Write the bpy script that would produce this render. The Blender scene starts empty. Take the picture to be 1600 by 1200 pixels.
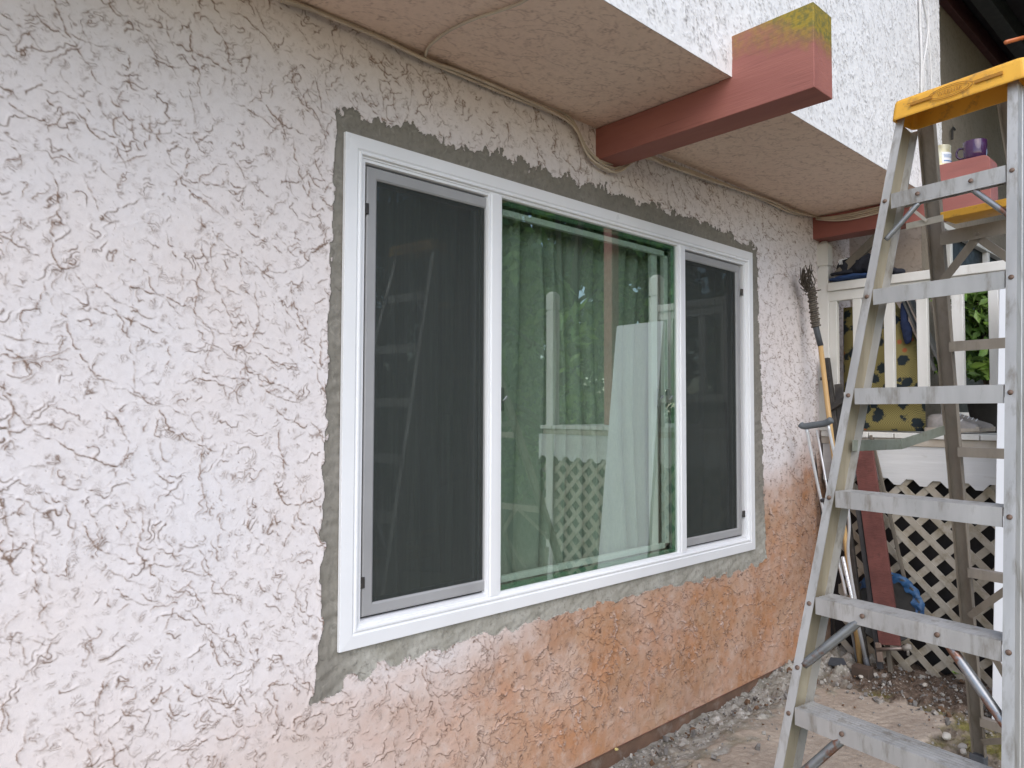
import bpy, math, random
import numpy as np
from mathutils import Vector, Matrix
R = math.radians
random.seed(7)
S = bpy.context.scene
COL = S.collection

# ------------------------------------------------------------------ camera, world, sun, exposure
YAW, PITCH, ROLL, F = 0.7434, 0.0393, 0.0035, 1121.9
CAM = Vector((0.0, -2.0299, 1.45))
fw = Vector((math.sin(YAW)*math.cos(PITCH), math.cos(YAW)*math.cos(PITCH), math.sin(PITCH)))
r0 = Vector((math.cos(YAW), -math.sin(YAW), 0)); u0 = r0.cross(fw)
rt = r0*math.cos(ROLL)+u0*math.sin(ROLL); up = -r0*math.sin(ROLL)+u0*math.cos(ROLL)
cd = bpy.data.cameras.new("camera"); cam = bpy.data.objects.new("camera", cd); COL.objects.link(cam)
cam.matrix_world = Matrix(((rt.x, up.x, -fw.x, CAM.x), (rt.y, up.y, -fw.y, CAM.y), (rt.z, up.z, -fw.z, CAM.z), (0, 0, 0, 1)))
cd.sensor_fit = 'HORIZONTAL'; cd.sensor_width = 36; cd.lens = 36*F/1600; cd.clip_start = .02; cd.clip_end = 500
S.camera = cam
W = bpy.data.worlds.new("World"); S.world = W; W.use_nodes = True
nt = W.node_tree; bg = nt.nodes['Background']
sky = nt.nodes.new('ShaderNodeTexSky'); sky.sky_type = 'NISHITA'; sky.sun_disc = False
SUN_EL, SUN_AZ = R(42), R(220)          # azimuth clockwise from +Y: light comes from behind the camera's right
sky.sun_elevation = SUN_EL; sky.sun_rotation = SUN_AZ; sky.air_density = 1.0; sky.dust_density = 1.0; sky.ozone_density = 1.0
hs = nt.nodes.new('ShaderNodeHueSaturation'); hs.inputs['Saturation'].default_value = .98
nt.links.new(sky.outputs[0], hs.inputs['Color']); nt.links.new(hs.outputs[0], bg.inputs[0])
bg.inputs[1].default_value = .15
sd = bpy.data.lights.new("sun", 'SUN'); sd.energy = 0.95; sd.angle = R(55); sd.color = (1, .93, .86)
sun = bpy.data.objects.new("sun", sd); COL.objects.link(sun)
sdir = Vector((math.sin(SUN_AZ)*math.cos(SUN_EL), math.cos(SUN_AZ)*math.cos(SUN_EL), math.sin(SUN_EL)))
sun.rotation_euler = (-sdir).to_track_quat('-Z', 'Y').to_euler()
S.view_settings.view_transform = 'Standard'; S.view_settings.look = 'None'
S.view_settings.exposure = 1.0; S.view_settings.gamma = 1
S.cycles.max_bounces = 10; S.cycles.diffuse_bounces = 5; S.cycles.transparent_max_bounces = 16
S.cycles.use_denoising = True

# ------------------------------------------------------------------ pixel rays of the photograph meet real planes
def ray(x, y): return fw + rt*((x-800)/F) - up*((y-600)/F)
def on(ax, v, x, y):
    d = ray(x, y); return CAM + d*((v-CAM[ax])/d[ax])
def onX(v, x, y): return on(0, v, x, y)
def onY(v, x, y): return on(1, v, x, y)
def onZ(v, x, y): return on(2, v, x, y)

# ------------------------------------------------------------------ materials
def newmat(name):
    m = bpy.data.materials.new(name); m.use_nodes = True
    t = m.node_tree; return m, t, t.nodes, t.links, t.nodes['Principled BSDF']
def mixc(n, l, fac, a, b, mode='MIX'):
    x = n.new('ShaderNodeMix'); x.data_type = 'RGBA'; x.blend_type = mode
    for s, v in ((x.inputs[0], fac), (x.inputs[6], a), (x.inputs[7], b)):
        if hasattr(v, 'type') and hasattr(v, 'links'): l.new(v, s)
        elif isinstance(v, (int, float)): s.default_value = v
        else: s.default_value = (*v, 1)
    return x.outputs[2]
def mapr(n, l, src, a, b, c=0., d=1.):
    x = n.new('ShaderNodeMapRange'); x.inputs[1].default_value = a; x.inputs[2].default_value = b
    x.inputs[3].default_value = c; x.inputs[4].default_value = d; l.new(src, x.inputs[0]); return x.outputs[0]
def noise(n, l, scale, detail=4, vec=None, rough=.55, dist=0.):
    x = n.new('ShaderNodeTexNoise'); x.inputs['Scale'].default_value = scale; x.inputs['Detail'].default_value = detail
    x.inputs['Roughness'].default_value = rough; x.inputs['Distortion'].default_value = dist
    if vec is not None: l.new(vec, x.inputs['Vector'])
    return x.outputs[0]
def coords(n, l, scale=(1, 1, 1)):
    t = n.new('ShaderNodeTexCoord'); m = n.new('ShaderNodeMapping'); m.inputs['Scale'].default_value = scale
    l.new(t.outputs['Object'], m.inputs[0]); return m.outputs[0]
def attr(n, name):
    a = n.new('ShaderNodeAttribute'); a.attribute_name = name; return a.outputs['Fac']
def mat(name, col, col2=None, rough=.6, metal=0., sc=8., vs=(1, 1, 1), lo=.35, hi=.65, dirt=None, dsc=20., dlo=.55, dhi=.75, damt=.7, bump=.15, bsc=60., bvs=None, bdist=.002, spec=.5, coat=0.):
    m, t, n, l, p = newmat(name)
    v = coords(n, l, vs)
    c = mixc(n, l, mapr(n, l, noise(n, l, sc, 5, v), lo, hi), col, col2 or tuple(k*.8 for k in col))
    if dirt:
        f = mapr(n, l, noise(n, l, dsc, 6, v, .65), dlo, dhi, 0, damt); c = mixc(n, l, f, c, dirt)
    l.new(c, p.inputs['Base Color']); p.inputs['Metallic'].default_value = metal
    p.inputs['Specular IOR Level'].default_value = spec; p.inputs['Coat Weight'].default_value = coat
    rr = mapr(n, l, noise(n, l, sc*3, 3, v), .2, .8, max(0, rough-.1), min(1, rough+.1)); l.new(rr, p.inputs['Roughness'])
    b = n.new('ShaderNodeBump'); b.inputs['Strength'].default_value = bump; b.inputs['Distance'].default_value = bdist
    l.new(noise(n, l, bsc, 6, coords(n, l, bvs or vs), .6), b.inputs['Height']); l.new(b.outputs[0], p.inputs['Normal'])
    return m
WHITE = mat('white_vinyl', (.80, .81, .83), (.76, .77, .79), rough=.35, sc=3, bump=.02)
WPAINT = mat('old_white_paint', (.70, .69, .66), (.60, .59, .55), rough=.6, sc=6, vs=(1, 1, .3), dirt=(.30, .26, .2), dsc=9, dlo=.6, dhi=.78, damt=.6, bump=.4, bsc=30)
LATT = mat('dirty_lattice_paint', (.44, .40, .34), (.33, .29, .23), rough=.7, sc=5, dirt=(.20, .16, .09), dsc=14, dlo=.48, dhi=.7, damt=.75, bump=.4)
PLY = mat('white_plywood', (.64, .64, .64), (.56, .56, .56), rough=.6, sc=9, vs=(1, .15, 1), dirt=(.33, .3, .26), dsc=40, dlo=.62, dhi=.75, damt=.5, bump=.6, bsc=20, bvs=(1, .12, 2.5), bdist=.004)
MAROON = mat('maroon_paint', (.33, .115, .095), (.27, .09, .075), rough=.55, sc=6, vs=(1, .25, 1), dirt=(.17, .07, .06), dsc=14, dlo=.58, dhi=.8, damt=.5, bump=.5, bsc=60, bvs=(1, .06, 1), bdist=.003)
PLANK = mat('rough_maroon_plank', (.15, .05, .042), (.10, .033, .028), rough=.75, sc=10, dirt=(.07, .03, .025), dsc=30, bump=.8, bsc=90, bvs=(.3, .3, 2), bdist=.004)
ALU = mat('weathered_aluminium', (.53, .525, .515), (.42, .415, .405), rough=.48, metal=.55, sc=12, vs=(1, 1, .25), dirt=(.22, .195, .155), dsc=26, dlo=.52, dhi=.68, damt=.7, bump=.15, bsc=50)
ALUD = mat('grimy_aluminium', (.32, .28, .235), (.235, .205, .175), rough=.6, metal=.35, sc=9, vs=(1, 1, .3), dirt=(.17, .14, .10), dsc=20, dlo=.5, dhi=.7, damt=.6, bump=.2)
BOLT = mat('rusty_rivet', (.12, .07, .045), (.2, .14, .11), rough=.6, metal=.4, sc=90)
YEL = mat('yellow_plastic', (.80, .43, .045), (.70, .35, .035), rough=.55, sc=8, dirt=(.30, .16, .05), dsc=34, dlo=.54, dhi=.7, damt=.75, bump=.12)
YELD = mat('scratched_yellow', (.42, .19, .02), rough=.6)
STEEL = mat('galvanised_tube', (.33, .34, .35), (.25, .26, .27), rough=.4, metal=.75, sc=18, dirt=(.25, .11, .06), dsc=9, dlo=.52, dhi=.58, damt=.9, bump=.1)
CHROME = mat('crutch_tube', (.72, .74, .77), (.62, .64, .67), rough=.38, metal=.5, sc=10, bump=.03)
DARKR = mat('dark_rubber', (.055, .06, .07), (.08, .085, .095), rough=.6, sc=20)
BLACK = mat('black_metal', (.025, .024, .024), (.05, .045, .04), rough=.55, sc=20, dirt=(.12, .1, .08), dsc=20, damt=.5)
WOOD = mat('pole_wood', (.54, .36, .16), (.44, .27, .11), rough=.5, sc=14, vs=(1, 1, .12), dirt=(.10, .05, .02), dsc=22, dlo=.6, dhi=.68, damt=.7)
GWOOD = mat('grey_weathered_wood', (.17, .145, .115), (.11, .095, .075), rough=.8, sc=14, vs=(1, 1, .15), bump=.7, bsc=60, bvs=(1, 1, .1), bdist=.003)
CABLE = mat('cream_cable', (.62, .54, .43), (.48, .41, .33), rough=.6, sc=10)
CABLEW = mat('white_cable', (.72, .71, .70), (.6, .59, .57), rough=.5, sc=10)
SCRF = mat('grey_screen_frame', (.34, .34, .345), (.30, .30, .305), rough=.5, sc=5, bump=.02)
TARP = mat('blue_tarp', (.03, .10, .22), (.015, .055, .14), rough=.4, sc=12, bump=1, bsc=25, bdist=.01)
NAVY = mat('navy_cloth', (.010, .011, .017), (.016, .018, .028), rough=.9, sc=10, bump=.8, bsc=18, bdist=.01)
BLUEC = mat('blue_cloth', (.02, .06, .16), (.012, .035, .11), rough=.9, sc=10, bump=.8, bsc=18, bdist=.008)
DENIM = mat('denim', (.02, .035, .10), (.012, .02, .055), rough=.9, sc=20, bump=.6, bsc=25, bdist=.01)
PURP = mat('purple_glaze', (.055, .02, .065), (.04, .015, .05), rough=.12, sc=5, bump=.02)
CANM = mat('cream_painted_tin', (.52, .47, .26), (.62, .60, .48), rough=.4, metal=.3, sc=18, dirt=(.25, .17, .08), dsc=14)
PAPER = mat('white_can_label', (.74, .76, .78), (.66, .68, .70), rough=.6, sc=10)
INK = mat('label_ink', (.10, .22, .45), rough=.6)
LEAF = mat('leaf', (.04, .095, .018), (.12, .21, .035), rough=.5, sc=3, lo=.4, hi=.6)
LEAFB = mat('bright_leaf', (.09, .22, .03), (.24, .38, .06), rough=.45, sc=5, lo=.4, hi=.6)
LEAFD = mat('deep_leaf', (.02, .05, .018), (.035, .075, .022), rough=.4, sc=5)
BARK = mat('bark', (.10, .07, .05), (.05, .035, .025), rough=.9, sc=10, vs=(1, 1, .3), bump=1, bsc=18, bdist=.02)
SHOE = mat('shoe_canvas', (.34, .315, .30), (.20, .185, .17), rough=.8, sc=14, dirt=(.2, .16, .13), dsc=18)
SOLE = mat('shoe_sole', (.42, .37, .31), (.33, .28, .23), rough=.7, sc=14)
STONE = mat('pale_stone', (.33, .305, .275), (.22, .205, .185), rough=.85, sc=9, bump=.5, bsc=50)
STONED = mat('grey_stone', (.20, .19, .18), (.13, .12, .11), rough=.9, sc=9, bump=.5, bsc=50)
LEAFY = mat('dry_leaf', (.62, .36, .07), (.5, .24, .04), rough=.6, sc=20)
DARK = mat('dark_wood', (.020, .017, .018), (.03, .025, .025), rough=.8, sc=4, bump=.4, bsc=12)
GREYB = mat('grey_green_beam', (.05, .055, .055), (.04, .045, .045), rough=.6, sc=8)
ORNG = mat('orange_plastic', (.55, .16, .05), rough=.4)
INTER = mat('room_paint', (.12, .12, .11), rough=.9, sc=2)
LATCH = mat('latch_metal', (.25, .27, .27), rough=.35, metal=.6)
SPRD = mat('green_grey_bar', (.30, .32, .27), (.24, .26, .21), rough=.55, metal=.4, sc=14, dirt=(.16, .13, .09), dsc=25, bump=.1)
PALEB = mat('cream_metal_bracket', (.55, .52, .44), (.42, .39, .32), rough=.55, metal=.2, sc=20)

def curtain_mat():
    m, t, n, l, p = newmat('curtain_fabric'); v = coords(n, l, (1, 1, 1))
    c = mixc(n, l, mapr(n, l, noise(n, l, 3, 4, v), .3, .7), (.47, .49, .46), (.39, .41, .38))
    f = mapr(n, l, noise(n, l, 160, 3, coords(n, l, (1, 1, .25)), .7), .3, .7); c = mixc(n, l, f, c, (.33, .36, .33))
    l.new(c, p.inputs['Base Color']); p.inputs['Roughness'].default_value = .9
    return m
CURT = curtain_mat()
def glass_mat(name, tint, refl, rough=.0):
    m, t, n, l, p = newmat(name); out = n['Material Output']; n.remove(p)
    tr = n.new('ShaderNodeBsdfTransparent'); tr.inputs[0].default_value = (*tint, 1)
    gl = n.new('ShaderNodeBsdfGlossy'); gl.inputs['Roughness'].default_value = rough; gl.inputs[0].default_value = (.93, 1, .95, 1)
    fr = n.new('ShaderNodeFresnel'); fr.inputs[0].default_value = 1.5
    k0 = n.new('ShaderNodeMath'); k0.operation = 'MULTIPLY_ADD'; l.new(fr.outputs[0], k0.inputs[0]); k0.inputs[1].default_value = 1.3; k0.inputs[2].default_value = refl
    k0.use_clamp = True; ge = n.new('ShaderNodeNewGeometry'); sb = n.new('ShaderNodeMath'); sb.operation = 'SUBTRACT'; sb.inputs[0].default_value = 1; l.new(ge.outputs['Backfacing'], sb.inputs[1])
    k = n.new('ShaderNodeMath'); k.operation = 'MULTIPLY'; l.new(k0.outputs[0], k.inputs[0]); l.new(sb.outputs[0], k.inputs[1])
    b = n.new('ShaderNodeBump'); b.inputs['Strength'].default_value = .04; b.inputs['Distance'].default_value = .004
    l.new(noise(n, l, 2.2, 1, coords(n, l)), b.inputs['Height']); l.new(b.outputs[0], gl.inputs['Normal'])
    x = n.new('ShaderNodeMixShader'); l.new(k.outputs[0], x.inputs[0]); l.new(tr.outputs[0], x.inputs[1]); l.new(gl.outputs[0], x.inputs[2])
    l.new(x.outputs[0], out.inputs[0]); return m
GLASS = glass_mat('green_tinted_glass', (.81, .87, .82), .19)
GLASS2 = glass_mat('window_glass', (.74, .80, .76), .22)
GEDGE = mat('glass_edge_green', (.14, .25, .18), (.18, .30, .22), rough=.2, sc=6)
def screen_mat():
    m, t, n, l, p = newmat('insect_screen'); out = n['Material Output']
    p.inputs['Roughness'].default_value = .7
    c = mixc(n, l, mapr(n, l, noise(n, l, 90, 2, coords(n, l, (3, 1, .04))), .3, .7), (.027, .032, .030), (.040, .046, .043))
    l.new(c, p.inputs['Base Color'])
    tr = n.new('ShaderNodeBsdfTransparent'); x = n.new('ShaderNodeMixShader')
    l.new(mapr(n, l, noise(n, l, 60, 2, coords(n, l, (3, 1, .05))), .3, .7, .68, .77), x.inputs[0])
    l.new(tr.outputs[0], x.inputs[1]); l.new(p.outputs[0], x.inputs[2]); l.new(x.outputs[0], out.inputs[0]); return m
SCREEN = screen_mat()

def stucco_mat(name, base, base2, dirtc, damt=.6, stain=None, sand=.35, moss=None):
    m, t, n, l, p = newmat(name); v = coords(n, l)
    c = mixc(n, l, mapr(n, l, noise(n, l, 1.3, 5, v), .35, .65), base, base2)
    c = mixc(n, l, mapr(n, l, noise(n, l, 45, 5, v, .7), .45, .7, 0, .30), c, tuple(k*.75 for k in base2))
    if stain:
        s = attr(n, 'stain')
        o = mixc(n, l, mapr(n, l, noise(n, l, 4, 6, v, .65), .35, .65), stain[0], stain[1])
        o = mixc(n, l, mapr(n, l, noise(n, l, 2.6, 7, v, .7, .6), .50, .66, 0, .6), o, (.30, .165, .095))
        o = mixc(n, l, mapr(n, l, noise(n, l, 22, 6, v, .75), .5, .68, 0, .7), o, stain[2])
        c = mixc(n, l, s, c, o)
        c = mixc(n, l, mapr(n, l, attr(n, 'halo'), 0, 1, 0, .5), c, (.40, .27, .20))
        d = mapr(n, l, s, 0, 1, damt, 1.0)
        dm = n.new('ShaderNodeMath'); dm.operation = 'MULTIPLY'; l.new(attr(n, 'dirt'), dm.inputs[0]); l.new(d, dm.inputs[1])
        dust = n.new('ShaderNodeMath'); dust.operation = 'MULTIPLY'; l.new(attr(n, 'lip'), dust.inputs[0]); l.new(s, dust.inputs[1])
        dc = mixc(n, l, s, dirtc, (.07, .038, .025))
        c = mixc(n, l, dm.outputs[0], c, dc)
        c = mixc(n, l, dust.outputs[0], c, (.62, .47, .41))
    else:
        dm = n.new('ShaderNodeMath'); dm.operation = 'MULTIPLY'; l.new(attr(n, 'dirt'), dm.inputs[0]); dm.inputs[1].default_value = damt
        c = mixc(n, l, dm.outputs[0], c, dirtc)
    l.new(c, p.inputs['Base Color']); p.inputs['Roughness'].default_value = .85; p.inputs['Specular IOR Level'].default_value = .25
    b = n.new('ShaderNodeBump'); b.inputs['Strength'].default_value = sand; b.inputs['Distance'].default_value = .0015
    a = n.new('ShaderNodeMath'); a.operation = 'ADD'; l.new(noise(n, l, 420, 3, v, .7), a.inputs[0]); l.new(noise(n, l, 90, 4, v, .6), a.inputs[1])
    l.new(a.outputs[0], b.inputs['Height']); l.new(b.outputs[0], p.inputs['Normal'])
    return m
STUC = stucco_mat('skip_trowel_stucco', (.74, .71, .725), (.75, .685, .67), (.17, .105, .07), .92,
                  stain=((.43, .205, .10), (.42, .26, .165), (.48, .355, .285)))
STUCU = stucco_mat('upper_stucco', (.80, .80, .80), (.77, .77, .77), (.22, .21, .21), .85)
STUCS = stucco_mat('soffit_stucco', (.83, .67, .55), (.78, .60, .49), (.30, .18, .14), .6)
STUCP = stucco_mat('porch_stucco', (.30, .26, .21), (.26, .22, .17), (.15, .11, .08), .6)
STUCR = stucco_mat('beige_stucco', (.55, .47, .41), (.50, .42, .36), (.22, .16, .12), .7)  # beige plaster of the return wall, lighter than the porch wall
def cement_mat():
    m, t, n, l, p = newmat('fresh_cement'); v = coords(n, l)
    c = mixc(n, l, mapr(n, l, noise(n, l, 5, 6, v, .6), .35, .65), (.225, .21, .185), (.18, .168, .145))
    f = attr(n, 'dry'); nz = mapr(n, l, noise(n, l, 9, 6, v, .6), .35, .62)
    c2 = mixc(n, l, nz, (.44, .43, .39), (.30, .29, .25)); c = mixc(n, l, f, c, c2); c = mixc(n, l, mapr(n, l, noise(n, l, 3, 4, v), .3, .7, 0, .35), c, (.27, .25, .20))
    c = mixc(n, l, mapr(n, l, noise(n, l, 40, 6, v, .75), .5, .68, 0, .55), c, (.12, .11, .09)); c = mixc(n, l, mapr(n, l, noise(n, l, 18, 6, v, .7, 1.5), .56, .66, 0, .4), c, (.36, .34, .30))
    dm = n.new('ShaderNodeMath'); dm.operation = 'MULTIPLY'; l.new(attr(n, 'dirt'), dm.inputs[0]); dm.inputs[1].default_value = .75
    c = mixc(n, l, dm.outputs[0], c, (.07, .06, .05))
    l.new(c, p.inputs['Base Color']); p.inputs['Roughness'].default_value = .85
    b = n.new('ShaderNodeBump'); b.inputs['Strength'].default_value = .4; b.inputs['Distance'].default_value = .002
    l.new(noise(n, l, 120, 6, v, .7), b.inputs['Height']); l.new(b.outputs[0], p.inputs['Normal']); return m
CEM = cement_mat()

def moss_beam_mat():
    m, t, n, l, p = newmat('mossy_maroon_beam'); v = coords(n, l, (1, .25, 1))
    c = mixc(n, l, mapr(n, l, noise(n, l, 7, 5, v), .35, .65), (.34, .130, .10), (.28, .10, .08))
    g = mapr(n, l, noise(n, l, 40, 3, coords(n, l, (.4, .08, 3)), .6), .60, .72, 0, .45); c = mixc(n, l, g, c, (.17, .06, .05))
    geo = n.new('ShaderNodeNewGeometry'); sx = n.new('ShaderNodeSeparateXYZ'); l.new(geo.outputs['Position'], sx.inputs[0])
    z = mapr(n, l, sx.outputs[2], 2.63, 2.845); y = mapr(n, l, sx.outputs[1], -.70, -.97)
    def op(o, a, b):
        k = n.new('ShaderNodeMath'); k.operation = o
        for i, q in enumerate((a, b)):
            if isinstance(q, (int, float)): k.inputs[i].default_value = q
            else: l.new(q, k.inputs[i])
        return k.outputs[0]
    nz = noise(n, l, 14, 6, coords(n, l), .65)
    s = op('ADD', op('MULTIPLY', z, op('ADD', op('MULTIPLY', op('POWER', y, 2), .65), .42)), op('MULTIPLY', op('SUBTRACT', nz, .5), .7))
    mf = mapr(n, l, s, .26, .64)
    mc = mixc(n, l, mapr(n, l, noise(n, l, 60, 5, coords(n, l)), .4, .6), (.30, .215, .02), (.16, .14, .03))
    c = mixc(n, l, mf, c, mc)
    l.new(c, p.inputs['Base Color']); p.inputs['Roughness'].default_value = .7
    b = n.new('ShaderNodeBump'); b.inputs['Strength'].default_value = .5; b.inputs['Distance'].default_value = .003
    l.new(noise(n, l, 70, 5, coords(n, l, (.6, .06, 1.6)), .65), b.inputs['Height']); l.new(b.outputs[0], p.inputs['Normal']); return m
MOSSB = moss_beam_mat()

# ------------------------------------------------------------------ object helpers
def tag(o, label=None, cat=None, group=None, kind=None):
    if label: o['label'] = label
    if cat: o['category'] = cat
    if group: o['group'] = group
    if kind: o['kind'] = kind
    return o
def empty(name, loc, label, cat, group=None):
    o = bpy.data.objects.new(name, None); COL.objects.link(o); o.location = loc; o.empty_display_size = .1
    o['_loc'] = list(loc)
    return tag(o, label, cat, group)
def chain_loc(p):
    v = Vector((0, 0, 0))
    while p is not None: v += Vector(p.location); p = p.parent
    return v
class MB:
    def __init__(s): s.v = []; s.f = []; s.mi = []
    def add(s, vs, fs, m=0):
        k = len(s.v); s.v += [tuple(v) for v in vs]; s.f += [tuple(i+k for i in f) for f in fs]; s.mi += [m]*len(fs); return s
    def box(s, a, b, m=0):
        (x0, y0, z0), (x1, y1, z1) = a, b
        x0, x1 = sorted((x0, x1)); y0, y1 = sorted((y0, y1)); z0, z1 = sorted((z0, z1))
        v = [(x0, y0, z0), (x1, y0, z0), (x1, y1, z0), (x0, y1, z0), (x0, y0, z1), (x1, y0, z1), (x1, y1, z1), (x0, y1, z1)]
        return s.add(v, [(0, 3, 2, 1), (4, 5, 6, 7), (0, 1, 5, 4), (1, 2, 6, 5), (2, 3, 7, 6), (3, 0, 4, 7)], m)
    def bar(s, p, q, w, h, ref=(0, 0, 1), m=0, prof=None):
        """bar from p to q; w across (cross of axis and ref), h along ref"""
        p, q = Vector(p), Vector(q); a = (q-p).normalized(); ref = Vector(ref)
        sd = a.cross(ref).normalized(); hh = sd.cross(a).normalized()
        pr = prof or [(-w/2, -h/2), (w/2, -h/2), (w/2, h/2), (-w/2, h/2)]
        n = len(pr); v = [c+sd*x+hh*y for c in (p, q) for x, y in pr]
        f = [(i, (i+1) % n, (i+1) % n+n, i+n) for i in range(n)]+[tuple(range(n-1, -1, -1)), tuple(range(n, 2*n))]
        return s.add(v, f, m)
    def tube(s, pts, r, seg=8, m=0, cap=True):
        pts = [Vector(p) for p in pts]; rs = r if isinstance(r, (list, tuple)) else [r]*len(pts); k = len(s.v); n = len(pts)
        prev = None
        for i, p in enumerate(pts):
            t = (pts[min(i+1, n-1)]-pts[max(i-1, 0)]).normalized()
            if prev is None: x = t.cross(Vector((0, 0, 1)) if abs(t.z) < .9 else Vector((1, 0, 0))).normalized()
            else: x = (prev-t*prev.dot(t)).normalized()
            prev = x; y = t.cross(x)
            for j in range(seg):
                a = 2*math.pi*j/seg; s.v.append(tuple(p+(x*math.cos(a)+y*math.sin(a))*rs[i]))
        for i in range(n-1):
            for j in range(seg):
                s.f.append((k+i*seg+j, k+i*seg+(j+1) % seg, k+(i+1)*seg+(j+1) % seg, k+(i+1)*seg+j)); s.mi.append(m)
        if cap:
            s.f.append(tuple(k+j for j in range(seg-1, -1, -1))); s.f.append(tuple(k+(n-1)*seg+j for j in range(seg))); s.mi += [m, m]
        return s
    def lathe(s, c, prof, seg=28, m=0, axis=(0, 0, 1)):
        c = Vector(c); q = Vector((0, 0, 1)).rotation_difference(Vector(axis)); k = len(s.v); n = len(prof)
        for (r, z) in prof:
            for j in range(seg):
                a = 2*math.pi*j/seg; s.v.append(tuple(c+q @ Vector((r*math.cos(a), r*math.sin(a), z))))
        for i in range(n-1):
            for j in range(seg):
                s.f.append((k+i*seg+j, k+i*seg+(j+1) % seg, k+(i+1)*seg+(j+1) % seg, k+(i+1)*seg+j)); s.mi.append(m)
        return s
    def sheet(s, poly, d, m=0):
        """closed polygon (3D points, planar) extruded by vector d"""
        n = len(poly); d = Vector(d); v = [Vector(p) for p in poly]+[Vector(p)+d for p in poly]
        f = [tuple(range(n-1, -1, -1)), tuple(range(n, 2*n))]+[(i, (i+1) % n, (i+1) % n+n, i+n) for i in range(n)]
        return s.add(v, f, m)
    def build(s, name, mats, parent=None, smooth=False, bevel=0, seg=2, sub=0):
        off = chain_loc(parent) if parent else Vector((0, 0, 0))
        me = bpy.data.meshes.new(name); me.from_pydata([(x-off.x, y-off.y, z-off.z) for x, y, z in s.v], [], s.f)
        for mm in (mats if isinstance(mats, (list, tuple)) else [mats]): me.materials.append(mm)
        if any(s.mi): me.polygons.foreach_set('material_index', s.mi)
        if smooth: me.polygons.foreach_set('use_smooth', [True]*len(me.polygons))
        me.update()
        o = bpy.data.objects.new(name, me); COL.objects.link(o); o.parent = parent
        import bmesh
        b = bmesh.new(); b.from_mesh(me); bmesh.ops.recalc_face_normals(b, faces=b.faces); b.to_mesh(me); b.free()
        if bevel:
            md = o.modifiers.new('bevel', 'BEVEL'); md.width = bevel; md.segments = seg; md.limit_method = 'ANGLE'; md.angle_limit = R(35)
            if smooth is False: md.harden_normals = False
        if sub:
            md = o.modifiers.new('sub', 'SUBSURF'); md.levels = sub; md.render_levels = sub
        return o
def smooth_path(pts, k=6):
    pts = [Vector(p) for p in pts]; out = []
    for i in range(len(pts)-1):
        a, b, c, d = pts[max(i-1, 0)], pts[i], pts[i+1], pts[min(i+2, len(pts)-1)]
        for j in range(k):
            t = j/k; out.append(.5*((2*b)+(-a+c)*t+(2*a-5*b+4*c-d)*t*t+(-a+3*b-3*c+d)*t**3))
    return out+[pts[-1]]

# ------------------------------------------------------------------ relief rasters (plaster and ground)
def fnoise(rng, H, Wd, px, lam, bw=.45, ani=(1, 1), ang=0):
    fy = np.fft.fftfreq(H, px)[:, None]; fx = np.fft.rfftfreq(Wd, px)[None, :]
    c, s = np.cos(ang), np.sin(ang); u = (fx*c+fy*s)*ani[0]; v = (-fx*s+fy*c)*ani[1]
    k = np.sqrt(u*u+v*v)+1e-9; g = np.exp(-(np.log(k*lam)/bw)**2/2)/k
    n = np.fft.irfft2(np.fft.rfft2(rng.standard_normal((H, Wd)).astype(np.float32))*g, s=(H, Wd)); n -= n.mean()
    return (n/n.std()).astype(np.float32)
def samp(a, y, x):
    H, Wd = a.shape; x = x % Wd; y = y % H
    x0 = x.astype(int); y0 = y.astype(int); fx = x-x0; fy = y-y0
    x1 = (x0+1) % Wd; y1 = (y0+1) % H; x0 %= Wd; y0 %= H
    return (a[y0, x0]*(1-fx)+a[y0, x1]*fx)*(1-fy)+(a[y1, x0]*(1-fx)+a[y1, x1]*fx)*fy
def sst(a, b, x):
    t = np.clip((x-a)/(b-a), 0, 1); return t*t*(3-2*t)
def ledge(n, amp, px, wd, fall):
    gy, gx = np.gradient(n, px); g = np.sqrt(gx*gx+gy*gy)+.25*np.sqrt((gx*gx+gy*gy).mean())
    f = n-np.round(n); d = f/g
    h = np.where(d < 0, np.exp(np.minimum(d, 0)/fall), np.exp(-(d/wd)**2))*np.clip((.5-np.abs(f))*6, 0, 1)
    return h*amp, np.exp(-((d-wd*.8)/(wd*.9))**2)*amp
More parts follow.
